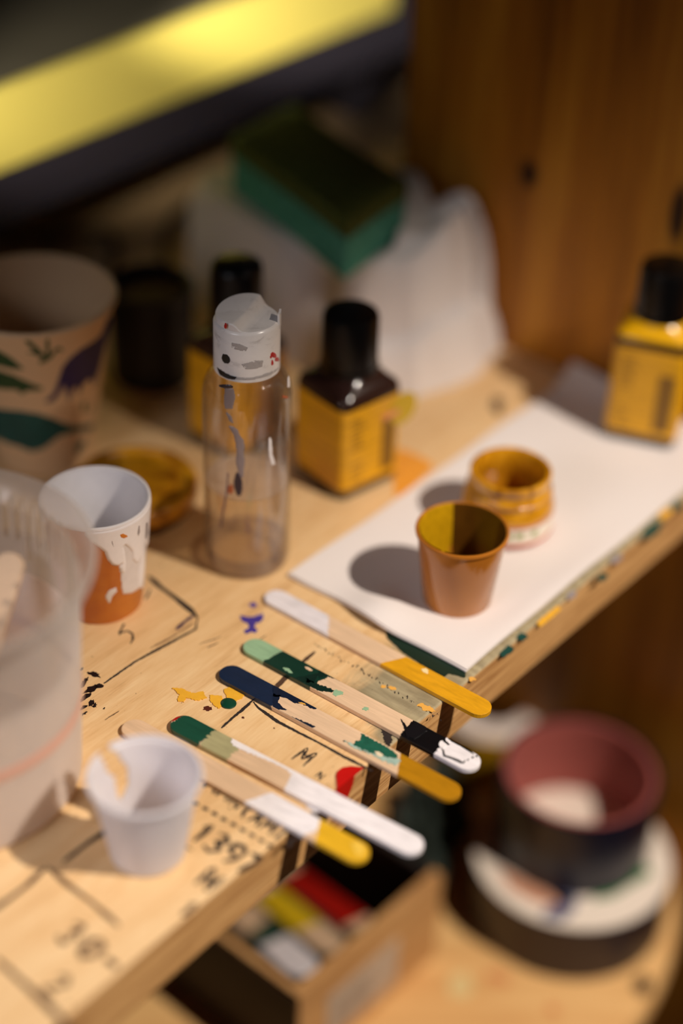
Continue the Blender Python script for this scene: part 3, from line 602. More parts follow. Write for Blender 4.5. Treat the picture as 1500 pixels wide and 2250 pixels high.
inn = [(math.radians(a), z) for a, z in ((190, 36), (205, 35.5), (232, 35.5), (250, 35), (262, 34), (255, 22), (240, 12), (215, 5), (180, 3), (140, 3), (140, 6), (165, 10), (170, 24), (176, 30))]
obj('white_smear', round_coat([inn], wr, cell=.5, thick=.5, edge=.8, inner=True), M['white'], t, smooth=True)
# ------------------------------------------------------------------ big clear mixing cup in the left foreground
cx, cy = -139., 476.; RB, RT, HH = 46., 50.5, 100.
t = thing('mixing_cup', (cx, cy, 0), 'big cloudy clear plastic mixing cup with a salmon ring, cut off by the left edge', 'cup')
obj('cup_body', LATHE([(0, .6), (RB-3, .6), (RB, 2), (RT-.2, HH-12), (RT+3.5, HH-8), (RT+5.6, HH-3), (RT+6, HH-.6), (RT+5, HH)], seg=120), clear_plastic('cloudy_polypropylene', (.97, .95, .93, 1), .05, rough=.12, haze=.62, hazecol=sr(252, 246, 240)), t, smooth=True)
rb_ = lambda z: RB+(RT-RB)*z/HH
obj('milky_band', LATHE([(RB-.9, 1.5), (rb_(62)-.8, 62), (rb_(62)-1.2, 62), (RB-1.4, 1.6)], seg=96), clear_plastic('milky_paint_film', (1, 1, 1, 1), .02, haze=.9, hazecol=sr(250, 242, 236)), t, smooth=True)
obj('salmon_ring', LATHE([(rb_(36)+.2, 35), (rb_(36)+.45, 35.2), (rb_(41)+.45, 39.8), (rb_(41)+.2, 40)], seg=96), mat('salmon_band', sr(212, 164, 144), .6), t, smooth=True)
bm = bmesh.new()
for k in range(60):                                                     # moulded ribs below the rim
    a = 2*math.pi*k/60; r0 = rb_(90)-1.6; r1 = rb_(76)-1.6
    tube(bm, [((r0)*math.cos(a), (r0)*math.sin(a), 95), (r1*math.cos(a), r1*math.sin(a), 76 if k % 5 else 68)], .7, 6)
obj('moulded_rib', bm, clear_plastic('rib_plastic', (.95, .93, .9, 1), .1, haze=.6, hazecol=sr(236, 226, 214)), t)['kind'] = 'stuff'
# stick standing in the mixing cup
a = G(28, 1215, 80); b = np.array([cx-3, cy-24, 3.]); d = a-b; L = np.linalg.norm(d)
so_ = thing('stirring_stick', b, 'plain wooden stirring stick standing inside the cloudy mixing cup', 'stick')
bm = stick_shape(L=L, w=11); ob = obj('stick_body', bm, m_wd, so_); xa = Vector(d/L); ya = Vector((0.75, -.2, 0)); ya = (ya-xa*ya.dot(xa)).normalized(); za = xa.cross(ya)
ob.matrix_local = Matrix((xa, ya, za)).transposed().to_4x4()
# ------------------------------------------------------------------ dispenser bottle
cx, cy = G(543, 1222)[:2]
t = thing('clear_dispenser_bottle', (cx, cy, 0), 'clear plastic squeeze bottle half full of water, with a paint-spotted white disc cap', 'bottle')
R0, HB = 18.4, 97.
bprof = [(0, 1.2), (13, .6), (16, 0), (17.6, .8), (R0, 3.2), (R0, 84), (17.9, 88), (16.4, 92), (14.6, 94.6), (12.6, 96), (12.4, 99)]
obj('bottle_wall', LATHE(bprof, seg=96), clear_plastic('clear_bottle_plastic', (.99, .97, .93, 1), .08, haze=.04), t, smooth=True)
obj('bottle_inner_wall', LATHE([(0, 2.6), (12, 2.2), (16.4, 2.4), (R0-.9, 5), (R0-.9, 84), (17, 87.6), (15.5, 91.4), (13.6, 93.8)], seg=96), clear_plastic('clear_inner_plastic', (.99, .98, .96, 1), .04), t, smooth=True)
kwm = clear_plastic('water', (.99, .97, .94, 1), .05, rough=.02, edge=.95, haze=.2, hazecol=sr(236, 208, 180))  # tan haze paints in the brightness of light focused through the water
obj('water', LATHE([(0, 2.9), (12, 2.5), (16.2, 2.7), (R0-1.05, 5.2), (R0-1.05, 41.6), (R0-1.5, 41.1), (0, 41.0)], seg=96), kwm, t, smooth=True)
obj('water_surface', LATHE([(R0-1.0, 42.1), (R0-1.6, 41.4), (0, 41.25)], seg=80), clear_plastic('water_skin', (.96, .93, .9, 1), .22, rough=.08, haze=.55, hazecol=sr(250, 236, 226)), t, smooth=True)  # whitish haze paints the bright highlight on the water surface
obj('bottle_foot', LATHE([(15.8, 1.2), (17.0, 1.0), (R0-1.0, 4.6), (R0-1.0, 9.5), (R0-1.6, 9.0), (R0-1.8, 5)], seg=80), clear_plastic('thick_foot_plastic', (.80, .75, .76, 1), .12, haze=.22, hazecol=sr(190, 176, 180)), t, smooth=True)
kc = N('spotted_white_cap'); kc.b.inputs['Roughness'].default_value = .25
f = kc.noise(kc.coord((.12, .12, .2)), 1, 4, .6, .5); kc.base(kc.ramp(f, [(.25, sr(200, 192, 188)), (.42, sr(234, 228, 224)), (.7, sr(240, 234, 230))]))
RC, ZC, ZT = 13.4, 96.4, 119.0
bm = LATHE([(12.6, ZC), (RC, ZC+.2), (RC, ZT-1.4), (RC-.6, ZT-.5), (RC-1.2, ZT), (0, ZT)], seg=96)
obj('cap', bm, kc.m, t, smooth=True)
# disc top: tipping lid, its rear half raised and its front right end pressed, with a small upright lip
bm = bmesh.new(); n = 64; rg = []
def lidz(x, y):
    q_ = (-x*.93+y*.37)/12.6; st_ = min(1, max(0, (q_+.28)/.30)); st_ = st_*st_*(3-2*st_)
    return ZT+.25+2.6*st_+1.5*st_*max(0, (y*.9-x*.1)/12.6)-.9*max(0, q_)**2-.7*(1-st_)*max(0, 1-abs(q_+.75)*2)
for rr in (12.5, 12.1, 10.5, 8.5, 6.5, 4.5, 2.5, 1.):
    rg.append([bm.verts.new((rr*math.cos(2*math.pi*i/n), rr*math.sin(2*math.pi*i/n), lidz(rr*math.cos(2*math.pi*i/n), rr*math.sin(2*math.pi*i/n))-(.5 if rr > 12.3 else 0))) for i in range(n)])
bt_ = [bm.verts.new((12.5*math.cos(2*math.pi*i/n), 12.5*math.sin(2*math.pi*i/n), ZT-1)) for i in range(n)]
for A, B in zip([bt_]+rg, rg):
    for i in range(n): bm.faces.new((A[i], A[(i+1) % n], B[(i+1) % n], B[i]))
bm.faces.new(rg[-1])
obj('disc_lid', bm, kc.m, t, smooth=True)
a = math.radians(-8)
bm = bmesh.new(); pts = [(math.cos(a+d)*12.7, math.sin(a+d)*12.7) for d in np.linspace(-.12, .22, 6)]+[(math.cos(a+d)*13.6, math.sin(a+d)*13.6) for d in np.linspace(.22, -.12, 6)]
obj('cap_lip', poly_prism(bm, pts, ZT-3, ZT+3.6), kc.m, t)
cr = lambda z: RC
ch = lambda x, y: ray_round(x, y, cx, cy, cr)
obj('red_spot', round_coat([[ch(x, y) for x, y in blob(X, Y, rx, ry, 10, 0, .25, s)] for X, Y, rx, ry, s in ((601, 780, 7, 6, 1), (608, 790, 4, 5, 2), (598, 797, 3, 6, 3), (595, 785, 2.5, 3, 4), (495, 716, 2.5, 5, 5))], cr, cell=.2, thick=.08, edge=.2), M['red'], t)
obj('black_spot', round_coat([[ch(x, y) for x, y in blob(496, 789, 8, 12, 12, -.5, .15, 6)], [ch(x, y) for x, y in ((476, 806), (486, 813), (500, 822), (520, 828), (516, 834), (498, 832), (482, 822))]], cr, cell=.25, thick=.08, edge=.2), M['black'], t)
obj('grey_smear', round_coat([[ch(x, y) for x, y in ((508, 752), (525, 755), (545, 764), (540, 772), (520, 768), (508, 764))], [ch(x, y) for x, y in ((530, 800), (560, 792), (578, 792), (576, 806), (540, 812))], [ch(x, y) for x, y in ((510, 826), (545, 830), (585, 820), (612, 806), (610, 812), (580, 828), (540, 836), (512, 832))]], cr, cell=.3, thick=.05, edge=.3), marker_mat('pale_grey_smear', sr(178, 172, 170), .6, .5), t)
br_ = lambda z: R0
bh = lambda x, y: ray_round(x, y, cx, cy, br_)
obj('grey_streak', round_coat([[bh(x, y) for x, y in ((495, 852), (512, 854), (516, 872), (510, 898), (495, 898), (492, 880))], [bh(x, y) for x, y in ((496, 905), (508, 915), (512, 930), (504, 925))], [bh(x, y) for x, y in ((502, 936), (512, 938), (522, 945), (526, 958), (535, 968), (536, 985), (534, 1000), (537, 1015), (535, 1030), (534, 1050), (526, 1050), (522, 1030), (518, 1015), (520, 1000), (519, 975), (514, 955))]], br_, cell=.3, thick=.15, edge=.4), mat('grey_mauve_paint', sr(142, 128, 128), .4, .15), t, smooth=True)
obj('dark_drop', round_coat([[bh(x, y) for x, y in blob(523, 1065, 9, 25, 14, -.05, .08, 3)]], br_, cell=.3, thick=.25, edge=.6, off=.12), mat('ink_violet_paint', sr(44, 34, 50), .35), t, smooth=True)
obj('dark_smear', round_coat([[bh(x, y) for x, y in blob(498, 850, 17, 4, 10, 0, .3, 4)]], br_, cell=.3, thick=.15, edge=.6, off=.12), mat('dark_smear_paint', sr(50, 38, 44), .35), t, smooth=True)
obj('orange_drop', round_coat([[bh(x, y) for x, y in blob(506, 1075, 6, 9, 10, 0, .2, 5)], [bh(x, y) for x, y in blob(625, 872, 7, 2, 8, .2, .3, 6)]], br_, cell=.3, thick=.1, edge=.4), mat('rust_paint', sr(176, 92, 50), .4), t)
obj('dry_fleck', round_coat([[bh(x, y) for x, y in ((592, 960), (596, 968), (598, 1000), (604, 1020), (598, 1022), (592, 1000), (590, 975))], [bh(x, y) for x, y in blob(634, 840, 3, 12, 8, 0, .2, 8)]], br_, cell=.3, thick=.08, edge=.3), M['white'], t)
obj('thin_run', round_coat([[bh(x, y) for x, y in ((499, 1040), (501, 1040), (500, 1075), (492, 1120), (485, 1160), (483, 1160), (490, 1115), (497, 1075))]], br_, cell=.25, thick=.08, edge=.3), mat('violet_run', sr(110, 90, 100), .4), t)
# ------------------------------------------------------------------ square paint bottles
def sq(s, r, z, n=6):
    o = []
    for k, (sx, sy) in enumerate(((1, 1), (-1, 1), (-1, -1), (1, -1))):
        for i in range(n): a = math.pi/2*(k+i/(n-1)); o.append((sx*(s-r)+r*math.cos(a), sy*(s-r)+r*math.sin(a), z))
    return o
def loft(bm, rings, cap0=True, cap1=True):
    R = [[bm.verts.new(p) for p in r] for r in rings]; n = len(R[0])
    for A, B in zip(R, R[1:]):
        for i in range(n): bm.faces.new((A[i], A[(i+1) % n], B[(i+1) % n], B[i]))
    if cap0: bm.faces.new(R[0][::-1])
    if cap1: bm.faces.new(R[-1])
    return bm
def circ(r, z, n=24): # same start and order as sq
    o = []
    for k in range(4):
        for i in range(6): a = math.pi/2*(k+i/5*.98+.01); o.append((r*math.cos(a), r*math.sin(a), z))
    return o
m_amber = mat('dark_brown_bottle', sr(46, 28, 24), .16, coat=.3); m_cap = mat('black_ribbed_cap', sr(7, 6, 6), .28, spec=.35)
def label_mat(name, c):
    k = N(name); k.b.inputs['Roughness'].default_value = .38
    f = k.noise(k.coord((.02, .02, .5)), 1, 3, .6); k.base(k.ramp(f, [(.42, tuple(a*.8 for a in c[:3])+(1,)), (.55, c)])); return k.m
m_lab = label_mat('yellow_bottle_label', sr(226, 164, 12)); m_labp = mat('label_print_brown', sr(130, 90, 12), .5)
def sq_bottle(p, rot, label, s=17.6, hb=50., cap=(12.6, 61., 86.), shoulder_paint=False, print_sides=(2, 3), group=None, gl=None):
    t = thing('square_paint_bottle', p, label, 'bottle', rot=rot, group=group)
    obj('bottle_body', loft(bmesh.new(), [sq(s-1.6, 3, 0), sq(s-.4, 4, .7), sq(s, 4.2, 2), sq(s, 4.2, hb), sq(s-.7, 4.4, hb+2.2), sq(s-3.2, 5, hb+4.5), circ(12.4, hb+8), circ(11.4, hb+10), circ(11.2, hb+14)]), m_amber, t, smooth=True)
    bm = loft(bmesh.new(), [sq(s+.12, 4.2, 5.5), sq(s+.3, 4.3, 5.6), sq(s+.3, 4.3, hb-2.6), sq(s+.12, 4.2, hb-2.5)], False, False); obj('label', bm, m_lab, t, smooth=True)
    R_, z0, z1 = cap
    bm = bmesh.new(); n = 72; rr = lambda i, r: r+(.22 if i % 2 else 0)
    pr = [(R_*.96, z0), (R_, z0+.5), (R_*.985, z1-2.2), (R_*.93, z1-.5), (R_*.86, z1)]
    rings = [[bm.verts.new((rr(i, r)*math.cos(2*math.pi*i/n), rr(i, r)*math.sin(2*math.pi*i/n), z)) for i in range(n)] for r, z in pr]
    for A, B in zip(rings, rings[1:]):
        for i in range(n): bm.faces.new((A[i], A[(i+1) % n], B[(i+1) % n], B[i]))
    bm.faces.new(rings[-1]); bm.faces.new(rings[0][::-1])
    obj('cap', bm, m_cap, t, smooth=True)
    obj('neck_ring', LATHE([(R_*.9, z0-2), (R_*1.06, z0-2), (R_*1.06, z0-.3), (R_*.9, z0-.3)], seg=60), m_cap, t, smooth=True)
    r = random.Random(int(rot*100)); 
    for sd in print_sides:                                             # printed lines and a darker block, one object per face
        bm = bmesh.new()
        for kk in range(7):
            z = hb-8-kk*2.6; L = r.uniform(4, 9)
            box(bm, -s+4.5, -s+4.5+L, -s-.42, -s-.32, z, z+1.0)
        box(bm, 5.5, 13.5, -s-.42, -s-.32, 9, hb-14)
        for kk in range(4): box(bm, -s+5, -s+5+r.uniform(3, 8), -s-.42, -s-.32, 9+kk*3, 9.9+kk*3)
        a = {2: 0, 3: math.pi/2, 1: -math.pi/2, 0: math.pi}[sd]
        bmesh.ops.rotate(bm, verts=bm.verts, cent=(0, 0, 0), matrix=Matrix.Rotation(a, 3, 'Z'))
        obj('label_print', bm, m_labp, t)
    if shoulder_paint:
        obj('yellow_shoulder', loft(bmesh.new(), [sq(s-.5, 4.4, hb+2.0), sq(s-.3, 4.4, hb+2.3), sq(s-3.0, 5, hb+5.0), circ(13.2, hb+8.3), circ(12.6, hb+9.3)], False, False), mat('glossy_yellow_paint', sr(222, 166, 14), .25), t, smooth=True)
    return t
c_ = (G(650, 1030)+G(735, 1105)+(G(735, 1105)+0))/3
A, B, C_ = G(651, 1032), G(736, 1108), G(866, 1047); ctr = (A+C_)/2; rot = math.atan2((C_-B)[1], (C_-B)[0])
mb = sq_bottle((ctr[0], ctr[1], 0), rot, 'dark square paint bottle with yellow label, behind the clear bottle to its right', s=17.4, group=None, print_sides=(2,))
bm = bmesh.new(); lathe(bm, [(0, 0), (8.2, 0), (8.2, .25), (0, .25)], seg=30)
bmesh.ops.rotate(bm, verts=bm.verts, cent=(0, 0, 0), matrix=Matrix.Rotation(math.pi/2, 3, 'X'))
bmesh.ops.translate(bm, verts=bm.verts, vec=(17.6, -17.75, 38)); obj('yellow_sticker', bm, mat('olive_yellow_sticker', sr(196, 160, 20), .5), mb)
obj('pink_print', BOX(5, 15, -18.3, -18.1, 36, 39), mat('pink_label_print', sr(214, 140, 96), .5), mb)
A, B = G(1322, 960, ZN), G(1462, 988, ZN); ex = (B-A)/np.linalg.norm(B-A); ey = np.array([-ex[1], ex[0], 0]); ctr = A+ex*17.2+ey*17.2
sq_bottle((ctr[0], ctr[1], ZN), math.atan2(ex[1], ex[0]), 'dark square paint bottle with yellow shoulder and label, standing on the paper towel', s=17.2, hb=54, cap=(12.4, 64.5, 88), shoulder_paint=True, print_sides=(2,))
q = G(522, 958)
sq_bottle((q[0], q[1], 0), math.radians(48), 'dark square paint bottle with black cap, half hidden behind the clear squeeze bottle', s=17.0, hb=52, cap=(11.8, 64, 93), print_sides=(2,))
# ------------------------------------------------------------------ black jar and ochre tub
q = G(338, 822)
t = thing('black_pot', (q[0], q[1], 0), 'black round pot in the shade between the patterned paper cup and the bottles', 'pot')
obj('pot_body', LATHE([(0, 0), (19, 0), (20.5, 1.5), (20.5, 44), (19.5, 45.5), (19.5, 47), (21, 47.5), (21, 51), (20, 52), (18.5, 51), (18.3, 46), (0, 45)], seg=72), mat('matte_black_plastic', sr(14, 13, 14), .5), t, smooth=True)
obj('inner_disc', LATHE([(0, 45.2), (17.9, 45.2), (17.9, 46.4), (0, 46.6)], seg=60), mat('brown_cardboard_disc', sr(70, 40, 22), .7), t, smooth=True)
q = G(296, 1052, 15)
t = thing('ochre_paint_tub', (q[0], q[1], 0), 'low round tub crusted with ochre yellow paint, behind the orange cup', 'tub')
mo = N('crusted_ochre'); mo.b.inputs['Roughness'].default_value = .3; f = mo.noise(mo.coord((.08, .08, .08)), 1, 4, .6, 1.); mo.base(mo.ramp(f, [(.32, sr(150, 92, 10)), (.6, sr(208, 146, 20))])); mo.bump(f, .5, 1.2)
obj('tub_body', LATHE([(0, 0), (23, 0), (24.6, 1.2), (25.2, 8), (0, 8.2)], seg=72), mat('brown_tub_plastic', sr(98, 56, 18), .4, .4, .1), t, smooth=True)
obj('tub_lid', LATHE([(25.4, 6.5), (27.4, 6.8), (27.9, 8.5), (27.9, 13.4), (27.2, 14.6), (25.8, 15.2), (24.2, 14.8), (23.2, 13.4), (21.5, 12.8), (19.8, 13.6), (18.0, 15.0), (14, 15.6), (0, 15.8)], seg=90), mo.m, t, smooth=True)
# ------------------------------------------------------------------ patterned paper cup
q = G(98, 985); cx, cy = q[0], q[1]; RB, RT, HH = 22., 36., 83.
t = thing('patterned_paper_cup', (cx, cy, 0), 'cream paper cup printed with violet bell flower, green leaves and teal band', 'cup')
obj('cup_body', LATHE([(0, 4), (RB-.6, 4), (RB-.6, 0), (RB, 0), (RT, HH-3), (RT+1.6, HH-2.4), (RT+1.9, HH-1), (RT+1.2, HH+.2), (RT-.3, HH), (RT-.7, HH-3), (RB-.2, 5), (0, 5)], seg=96), mat('cream_cup_paper', sr(226, 190, 146), .6), t, smooth=True)
pf = lambda z: RB+(RT-RB)*z/(HH-3)
ph_ = lambda x, y: ray_round(x, y, cx, cy, pf)
def print_on(nm, polys, m): obj(nm, round_coat([[ph_(x, y) for x, y in pl] for pl in polys], pf, cell=.45, thick=.03, edge=.3, off=.1), m, t, smooth=True)
print_on('violet_flower', [[(245, 690), (236, 700), (222, 735), (205, 750), (180, 765), (155, 785), (138, 805), (128, 835), (120, 862), (98, 883), (112, 884), (126, 872), (134, 860), (141, 845), (146, 860), (150, 882), (156, 870), (160, 855), (168, 848), (174, 868), (180, 848), (190, 838), (196, 832), (203, 838), (206, 852), (212, 830), (218, 812), (226, 780), (236, 740)]], mat('violet_print', sr(52, 34, 92), .6, .4, .06))
print_on('green_leaf', [[(53, 746), (64, 748), (80, 762), (94, 776), (101, 784), (100, 765), (102, 742), (108, 742), (109, 768), (108, 782), (120, 768), (130, 762), (140, 771), (126, 770), (114, 785), (106, 792), (88, 800), (86, 794), (94, 786), (75, 778), (58, 774), (76, 772), (62, 758)],
    [(-30, 760), (0, 772), (22, 785), (40, 800), (52, 812), (30, 811), (0, 804), (-30, 798)], [(-30, 812), (0, 815), (30, 825), (62, 840), (94, 852), (90, 858), (60, 858), (48, 866), (36, 856), (0, 854), (-30, 850)],
    [(180, 888), (186, 882), (190, 890), (188, 902), (181, 904)], [(196, 900), (206, 886), (204, 894), (198, 906)]], mat('leaf_green_print', sr(44, 78, 36), .6, .3, .1))
print_on('teal_band', [[(-30, 894), (0, 898), (40, 902), (80, 908), (112, 918), (140, 930), (165, 936), (200, 932), (206, 930), (202, 945), (185, 946), (160, 950), (130, 958), (95, 985), (70, 992), (40, 980), (0, 965), (-30, 960)], [(168, 976), (180, 968), (190, 966), (180, 985), (172, 1000), (166, 998)]], mat('teal_print', sr(20, 84, 78), .6, .3, .1))
# ------------------------------------------------------------------ towels, sponge, cable
SPQ = [tuple(((G(x, y, 98)-E0)@U, (G(x, y, 98)-E0)@V)) for x, y in ((762, 484), (896, 396), (644, 226), (506, 296))]
cu = [(329, 143), (296, 139), (262, 146), (238, 170), (262, 302), (329, 306)]
bm = bmesh.new(); nx, ny = 90, 110; u0, u1, v0, v1 = 212., 331., 132., 318.
X, Y = np.meshgrid(np.linspace(u0, u1, nx), np.linspace(v0, v1, ny), indexing='ij')
ins = inpoly(X, Y, cu); d = distpoly(X, Y, cu)*np.where(ins, 1, -1)
wob = 1.5*3*np.sin(X*.11+Y*.05)+2.2*np.sin(X*.05-Y*.13)+1.2*np.sin(X*.31+Y*.2)
# lower towel spreads forwards, upper towel starts a little behind it
t1 = np.clip((d+2+wob*.3)/6, 0, 1); t2 = np.clip((d-4-9*np.exp(-((Y-142)/24)**2)*(X < 318)+wob*.6+2.5*np.sin(X*.12))/7, 0, 1)
Z = 33*np.sqrt(t1)*(1+.03*wob)+38*np.sqrt(t2)*(1+.02*wob)+15*np.exp(-((X-322)/26)**2-((Y-158)/26)**2)*np.sqrt(t2)-5*np.exp(-((X-288)/10)**2-((Y-165)/30)**2)
flatm = np.exp(-(((X-280)/46)**2+((Y-252)/64)**2)**4); Z = np.where(d > 0, Z*(1-flatm)+65.5*flatm, Z); Z = np.where(inpoly(X, Y, SPQ) | (distpoly(X, Y, SPQ) < 3), np.minimum(Z, 66), Z)
g = {}
keep = (t1 > 0)
for i in range(nx):
    for j in range(ny): 
        if keep[max(0, i-1):i+2, max(0, j-1):j+2].any(): g[i, j] = bm.verts.new((X[i, j], Y[i, j], max(.4, Z[i, j])))
for i in range(nx-1):
    for j in range(ny-1):
        k4 = [(i, j), (i+1, j), (i+1, j+1), (i, j+1)]
        if all(k in g for k in k4): bm.faces.new([g[k] for k in k4])
r_ = bmesh.ops.extrude_face_region(bm, geom=bm.faces[:])
for v in [x for x in r_['geom'] if isinstance(x, bmesh.types.BMVert)]: v.co.z = .2
ct = obj('crumpled_towel', bm, MT, loc=E0, rot=EA, smooth=True)
tag(ct, 'thick pile of crumpled white paper towels by the wooden side panel, under the sponge', 'paper towel')
ZS = 66.
Q4 = [G(x, y, ZS+32) for x, y in ((762, 484), (896, 396), (644, 226), (506, 296))]; A = Q4[0]
t = thing('sponge', (A[0], A[1], ZS+.6), 'green kitchen sponge with dark scouring top, resting on the white paper towels', 'sponge')
def quad(inset, z):
    c_ = sum(Q4)/4; o = []
    for i in range(4):
        for f_ in (0, .5):
            p_ = Q4[i]*(1-f_)+Q4[(i+1) % 4]*f_; d_ = c_-p_; p_ = p_+d_/np.linalg.norm(d_)*(inset+(.8 if f_ else 0)); o.append((p_[0]-A[0], p_[1]-A[1], z))
    return o
def sponge_mat(nm, c, c2, sc):
    k = N(nm); k.b.inputs['Roughness'].default_value = .9; k.b.inputs['Specular IOR Level'].default_value = .1; f = k.noise(k.coord((sc, sc, sc)), 1, 4, .7); k.base(k.ramp(f, [(.35, c2), (.6, c)])); k.bump(f, .7, 1.); return k.m
bm = loft(bmesh.new(), [quad(1, 0), quad(0, 1.5), quad(.6, 5), quad(.9, 11), quad(.6, 17), quad(0, 20), quad(.6, 21)])
obj('foam', bm, sponge_mat('teal_foam', sr(92, 160, 140), sr(62, 130, 112), .25), t, smooth=True)
obj('scouring_pad', loft(bmesh.new(), [quad(.8, 21.1), quad(0, 22.2), quad(0, 29), quad(.8, 31), quad(2, 31.6)]), sponge_mat('green_scouring_pad', sr(96, 104, 50), sr(52, 62, 28), .5), t, smooth=True)
cpts = [G(x, y, 3) for x, y in ((385, 640), (366, 590), (362, 540), (372, 500), (398, 462), (440, 430), (482, 412), (540, 400))]
tag(obj('power_cord', tube(bmesh.new(), spline(cpts), 2.6), mat('dark_cord_rubber', sr(22, 17, 15), .5), smooth=True), 'dark cord curving across the shaded rear of the bench beside the sponge', 'cord')
cpts = [G(x, y, 3) for x, y in ((196, 690), (222, 640), (245, 590), (252, 545), (240, 515), (205, 512), (120, 520), (40, 522), (-40, 530))]
tag(obj('power_cord', tube(bmesh.new(), spline(cpts), 1.9), mat('brown_cord_rubber', sr(36, 24, 18), .5), smooth=True), 'thin brown cord lying behind the patterned paper cup', 'cord')
# ------------------------------------------------------------------ raised shelf with the yellow front edge
t = thing('monitor_riser', W(-60, 358), 'dark raised shelf with a bright yellow front edge at the back of the bench', 'shelf', rot=EA)
kr = mat('dark_grey_laminate', sr(116, 110, 92), .6, .15, .02); kn = mat('navy_laminate', sr(50, 46, 58), .6)
obj('top_panel', BOX(0, 690, 6, 260, 104, 121), kr, t)
obj('edge_band', BOX(-.5, 566, -.5, 5.8, 79, 121.3, bev=.8), mat('yellow_edge_band', sr(248, 230, 116), .55), t)
obj('side_trim', BOX(566.2, 690, 1, 5.8, 79, 121.3), kn, t)
obj('lower_rail', BOX(0, 690, 2, 14, 48, 78.8), kn, t)
lo2.location = Vector(W(-95, 215, 205))*MM; lo2.rotation_euler = (Vector(W(500, 360, 104))*MM-lo2.location).to_track_quat('-Z', 'Y').to_euler()
l2b = l2.copy(); l2b.energy = 8.5; l2b.spot_size = math.radians(22); l2b.spot_blend = 1; lo4 = bpy.data.objects.new('shelf_edge_fill', l2b); COL.objects.link(lo4); lo4.location = lo2.location  # second added spot, evens out the near end of the yellow edge
lo4.rotation_euler = (Vector(W(225, 360, 106))*MM-lo4.location).to_track_quat('-Z', 'Y').to_euler()
for xx in (2, 560): obj('side_leg', BOX(xx, xx+14, 18, 250, 0, 103.8), kn, t)
# ------------------------------------------------------------------ lower shelf: round stool, box, tapes
ZL = -278.
q = np.array([17.2, 700.9])
t = thing('round_stool', (q[0], q[1], -700), 'round pale wooden stool seat below the bench, carrying tape rolls and a box', 'stool')
k = wood('stool_wood', sr(236, 190, 126), sr(212, 158, 96), (.01, .12, .12), .5)
obj('seat', LATHE([(0, 400), (174, 400), (179, 403), (180.4, 408), (180.4, 417), (178, 421), (175, 422), (0, 422)], seg=120), k.m, t, smooth=True)
for i in range(4):
    a = math.pi/4+i*math.pi/2; tube_b = tube(bmesh.new(), [(110*math.cos(a), 110*math.sin(a), 399.6), (165*math.cos(a), 165*math.sin(a), 0)], 14, 16); obj('leg', tube_b, k.m, t, smooth=True)
def on_seat(nm, pls, m):
    for i, pl in enumerate(pls): obj(nm, poly_prism(bmesh.new(), [(G(x, y, ZL)[0]-q[0], G(x, y, ZL)[1]-q[1]) for x, y in pl], 422.05, 422.3), m, t)
on_seat('dark_spot', [blob(1411, 2166, 21, 21, seed=3, rag=.1)], M['black']); on_seat('rust_stain', [blob(1098, 2150, 28, 14, rot=.4, seed=4), blob(1215, 2220, 14, 10, seed=5)], marker_mat('pale_rust_stain', sr(214, 140, 84), .7, .3)); on_seat('pale_stain', [blob(1010, 2168, 26, 30, seed=6)], mat('cream_stain', sr(226, 200, 140), .6))
# tapes
S2 = lambda z: None
pc = G(1258, 1872, -238); rr_ = 220/ (FPX/((CH+238)*math.sin(TH)+pc[1]*math.cos(TH)))
def tape(c, ro, ri, z0, z1, label, mo_, mi_, core=None, disc=None, group=None):
    t = thing('tape_roll', (c[0], c[1], z0), label, 'tape', group=group); h = z1-z0
    obj('tape', LATHE([(ri+2.5, 0), (ro, 0), (ro, h), (ri+2.5, h), (ri+2.5, 0)], seg=96), mo_, t, smooth=True)
    obj('core', LATHE([(ri, .3), (ri+2.4, .3), (ri+2.4, h-.3), (ri, h-.3), (ri, .3)], seg=96), mi_, t, smooth=True)
    return t
m_nav = mat('navy_tape', sr(14, 14, 34), .3); m_core = mat('reddish_card_core', sr(164, 84, 76), .8, .15); m_brt = mat('dark_brown_tape', sr(46, 32, 34), .4)
t1_ = tape(pc, rr_, 38, ZL+.2, -240, 'wide dark tape roll lying flat under a white printed label disc', m_brt, m_core)
lc = tag(obj('label_disc', LATHE([(0, 0), (rr_-1, 0), (rr_-1, .5), (0, .5)], seg=90), mat('white_label_card', sr(240, 226, 210), .6), loc=(pc[0], pc[1], -239.8)), 'round white card disc with coloured print lying between the two stacked tape rolls', 'card')
def disc_print(nm, pls, m):
    bm = bmesh.new()
    for pl in pls: poly_prism(bm, [(G(x, y, -239)[0]-pc[0], G(x, y, -239)[1]-pc[1]) for x, y in pl], .55, .7)
    obj(nm, bm, m, lc)
disc_print('green_print', [[(1300, 1978), (1318, 1948), (1418, 1900), (1432, 1918), (1345, 1970)]], mat('green_ink', sr(30, 120, 56), .5))
disc_print('blue_print', [[(1150, 1918), (1200, 1905), (1230, 1925), (1270, 1962), (1262, 2000), (1235, 2024), (1190, 2018), (1200, 1992), (1235, 1985)]], mat('blue_grey_ink', sr(96, 100, 130), .5))
disc_print('salmon_print', [[(1090, 1905), (1140, 1930), (1200, 1958), (1255, 1975), (1240, 1990), (1180, 1985), (1120, 1955)]], mat('salmon_ink', sr(206, 150, 120), .5))
pu = G(1276, 1694, -189); sc_ = (FPX/((CH+189)*math.sin(TH)+pu[1]*math.cos(TH)))
tape(pu, 176/sc_, 156/sc_, -239.1, -189, 'navy tape roll with an empty reddish card core, top of the stack below the bench', m_nav, m_core)
pt = G(1088, 1548, -236); 
t3 = tape(pt, 33, 15, ZL+.2, -236, 'yellow-sided tape roll with a white face, partly hidden under the bench edge', mat('yellow_tape', sr(200, 150, 20), .4), mat('dark_core', sr(60, 40, 40), .8))
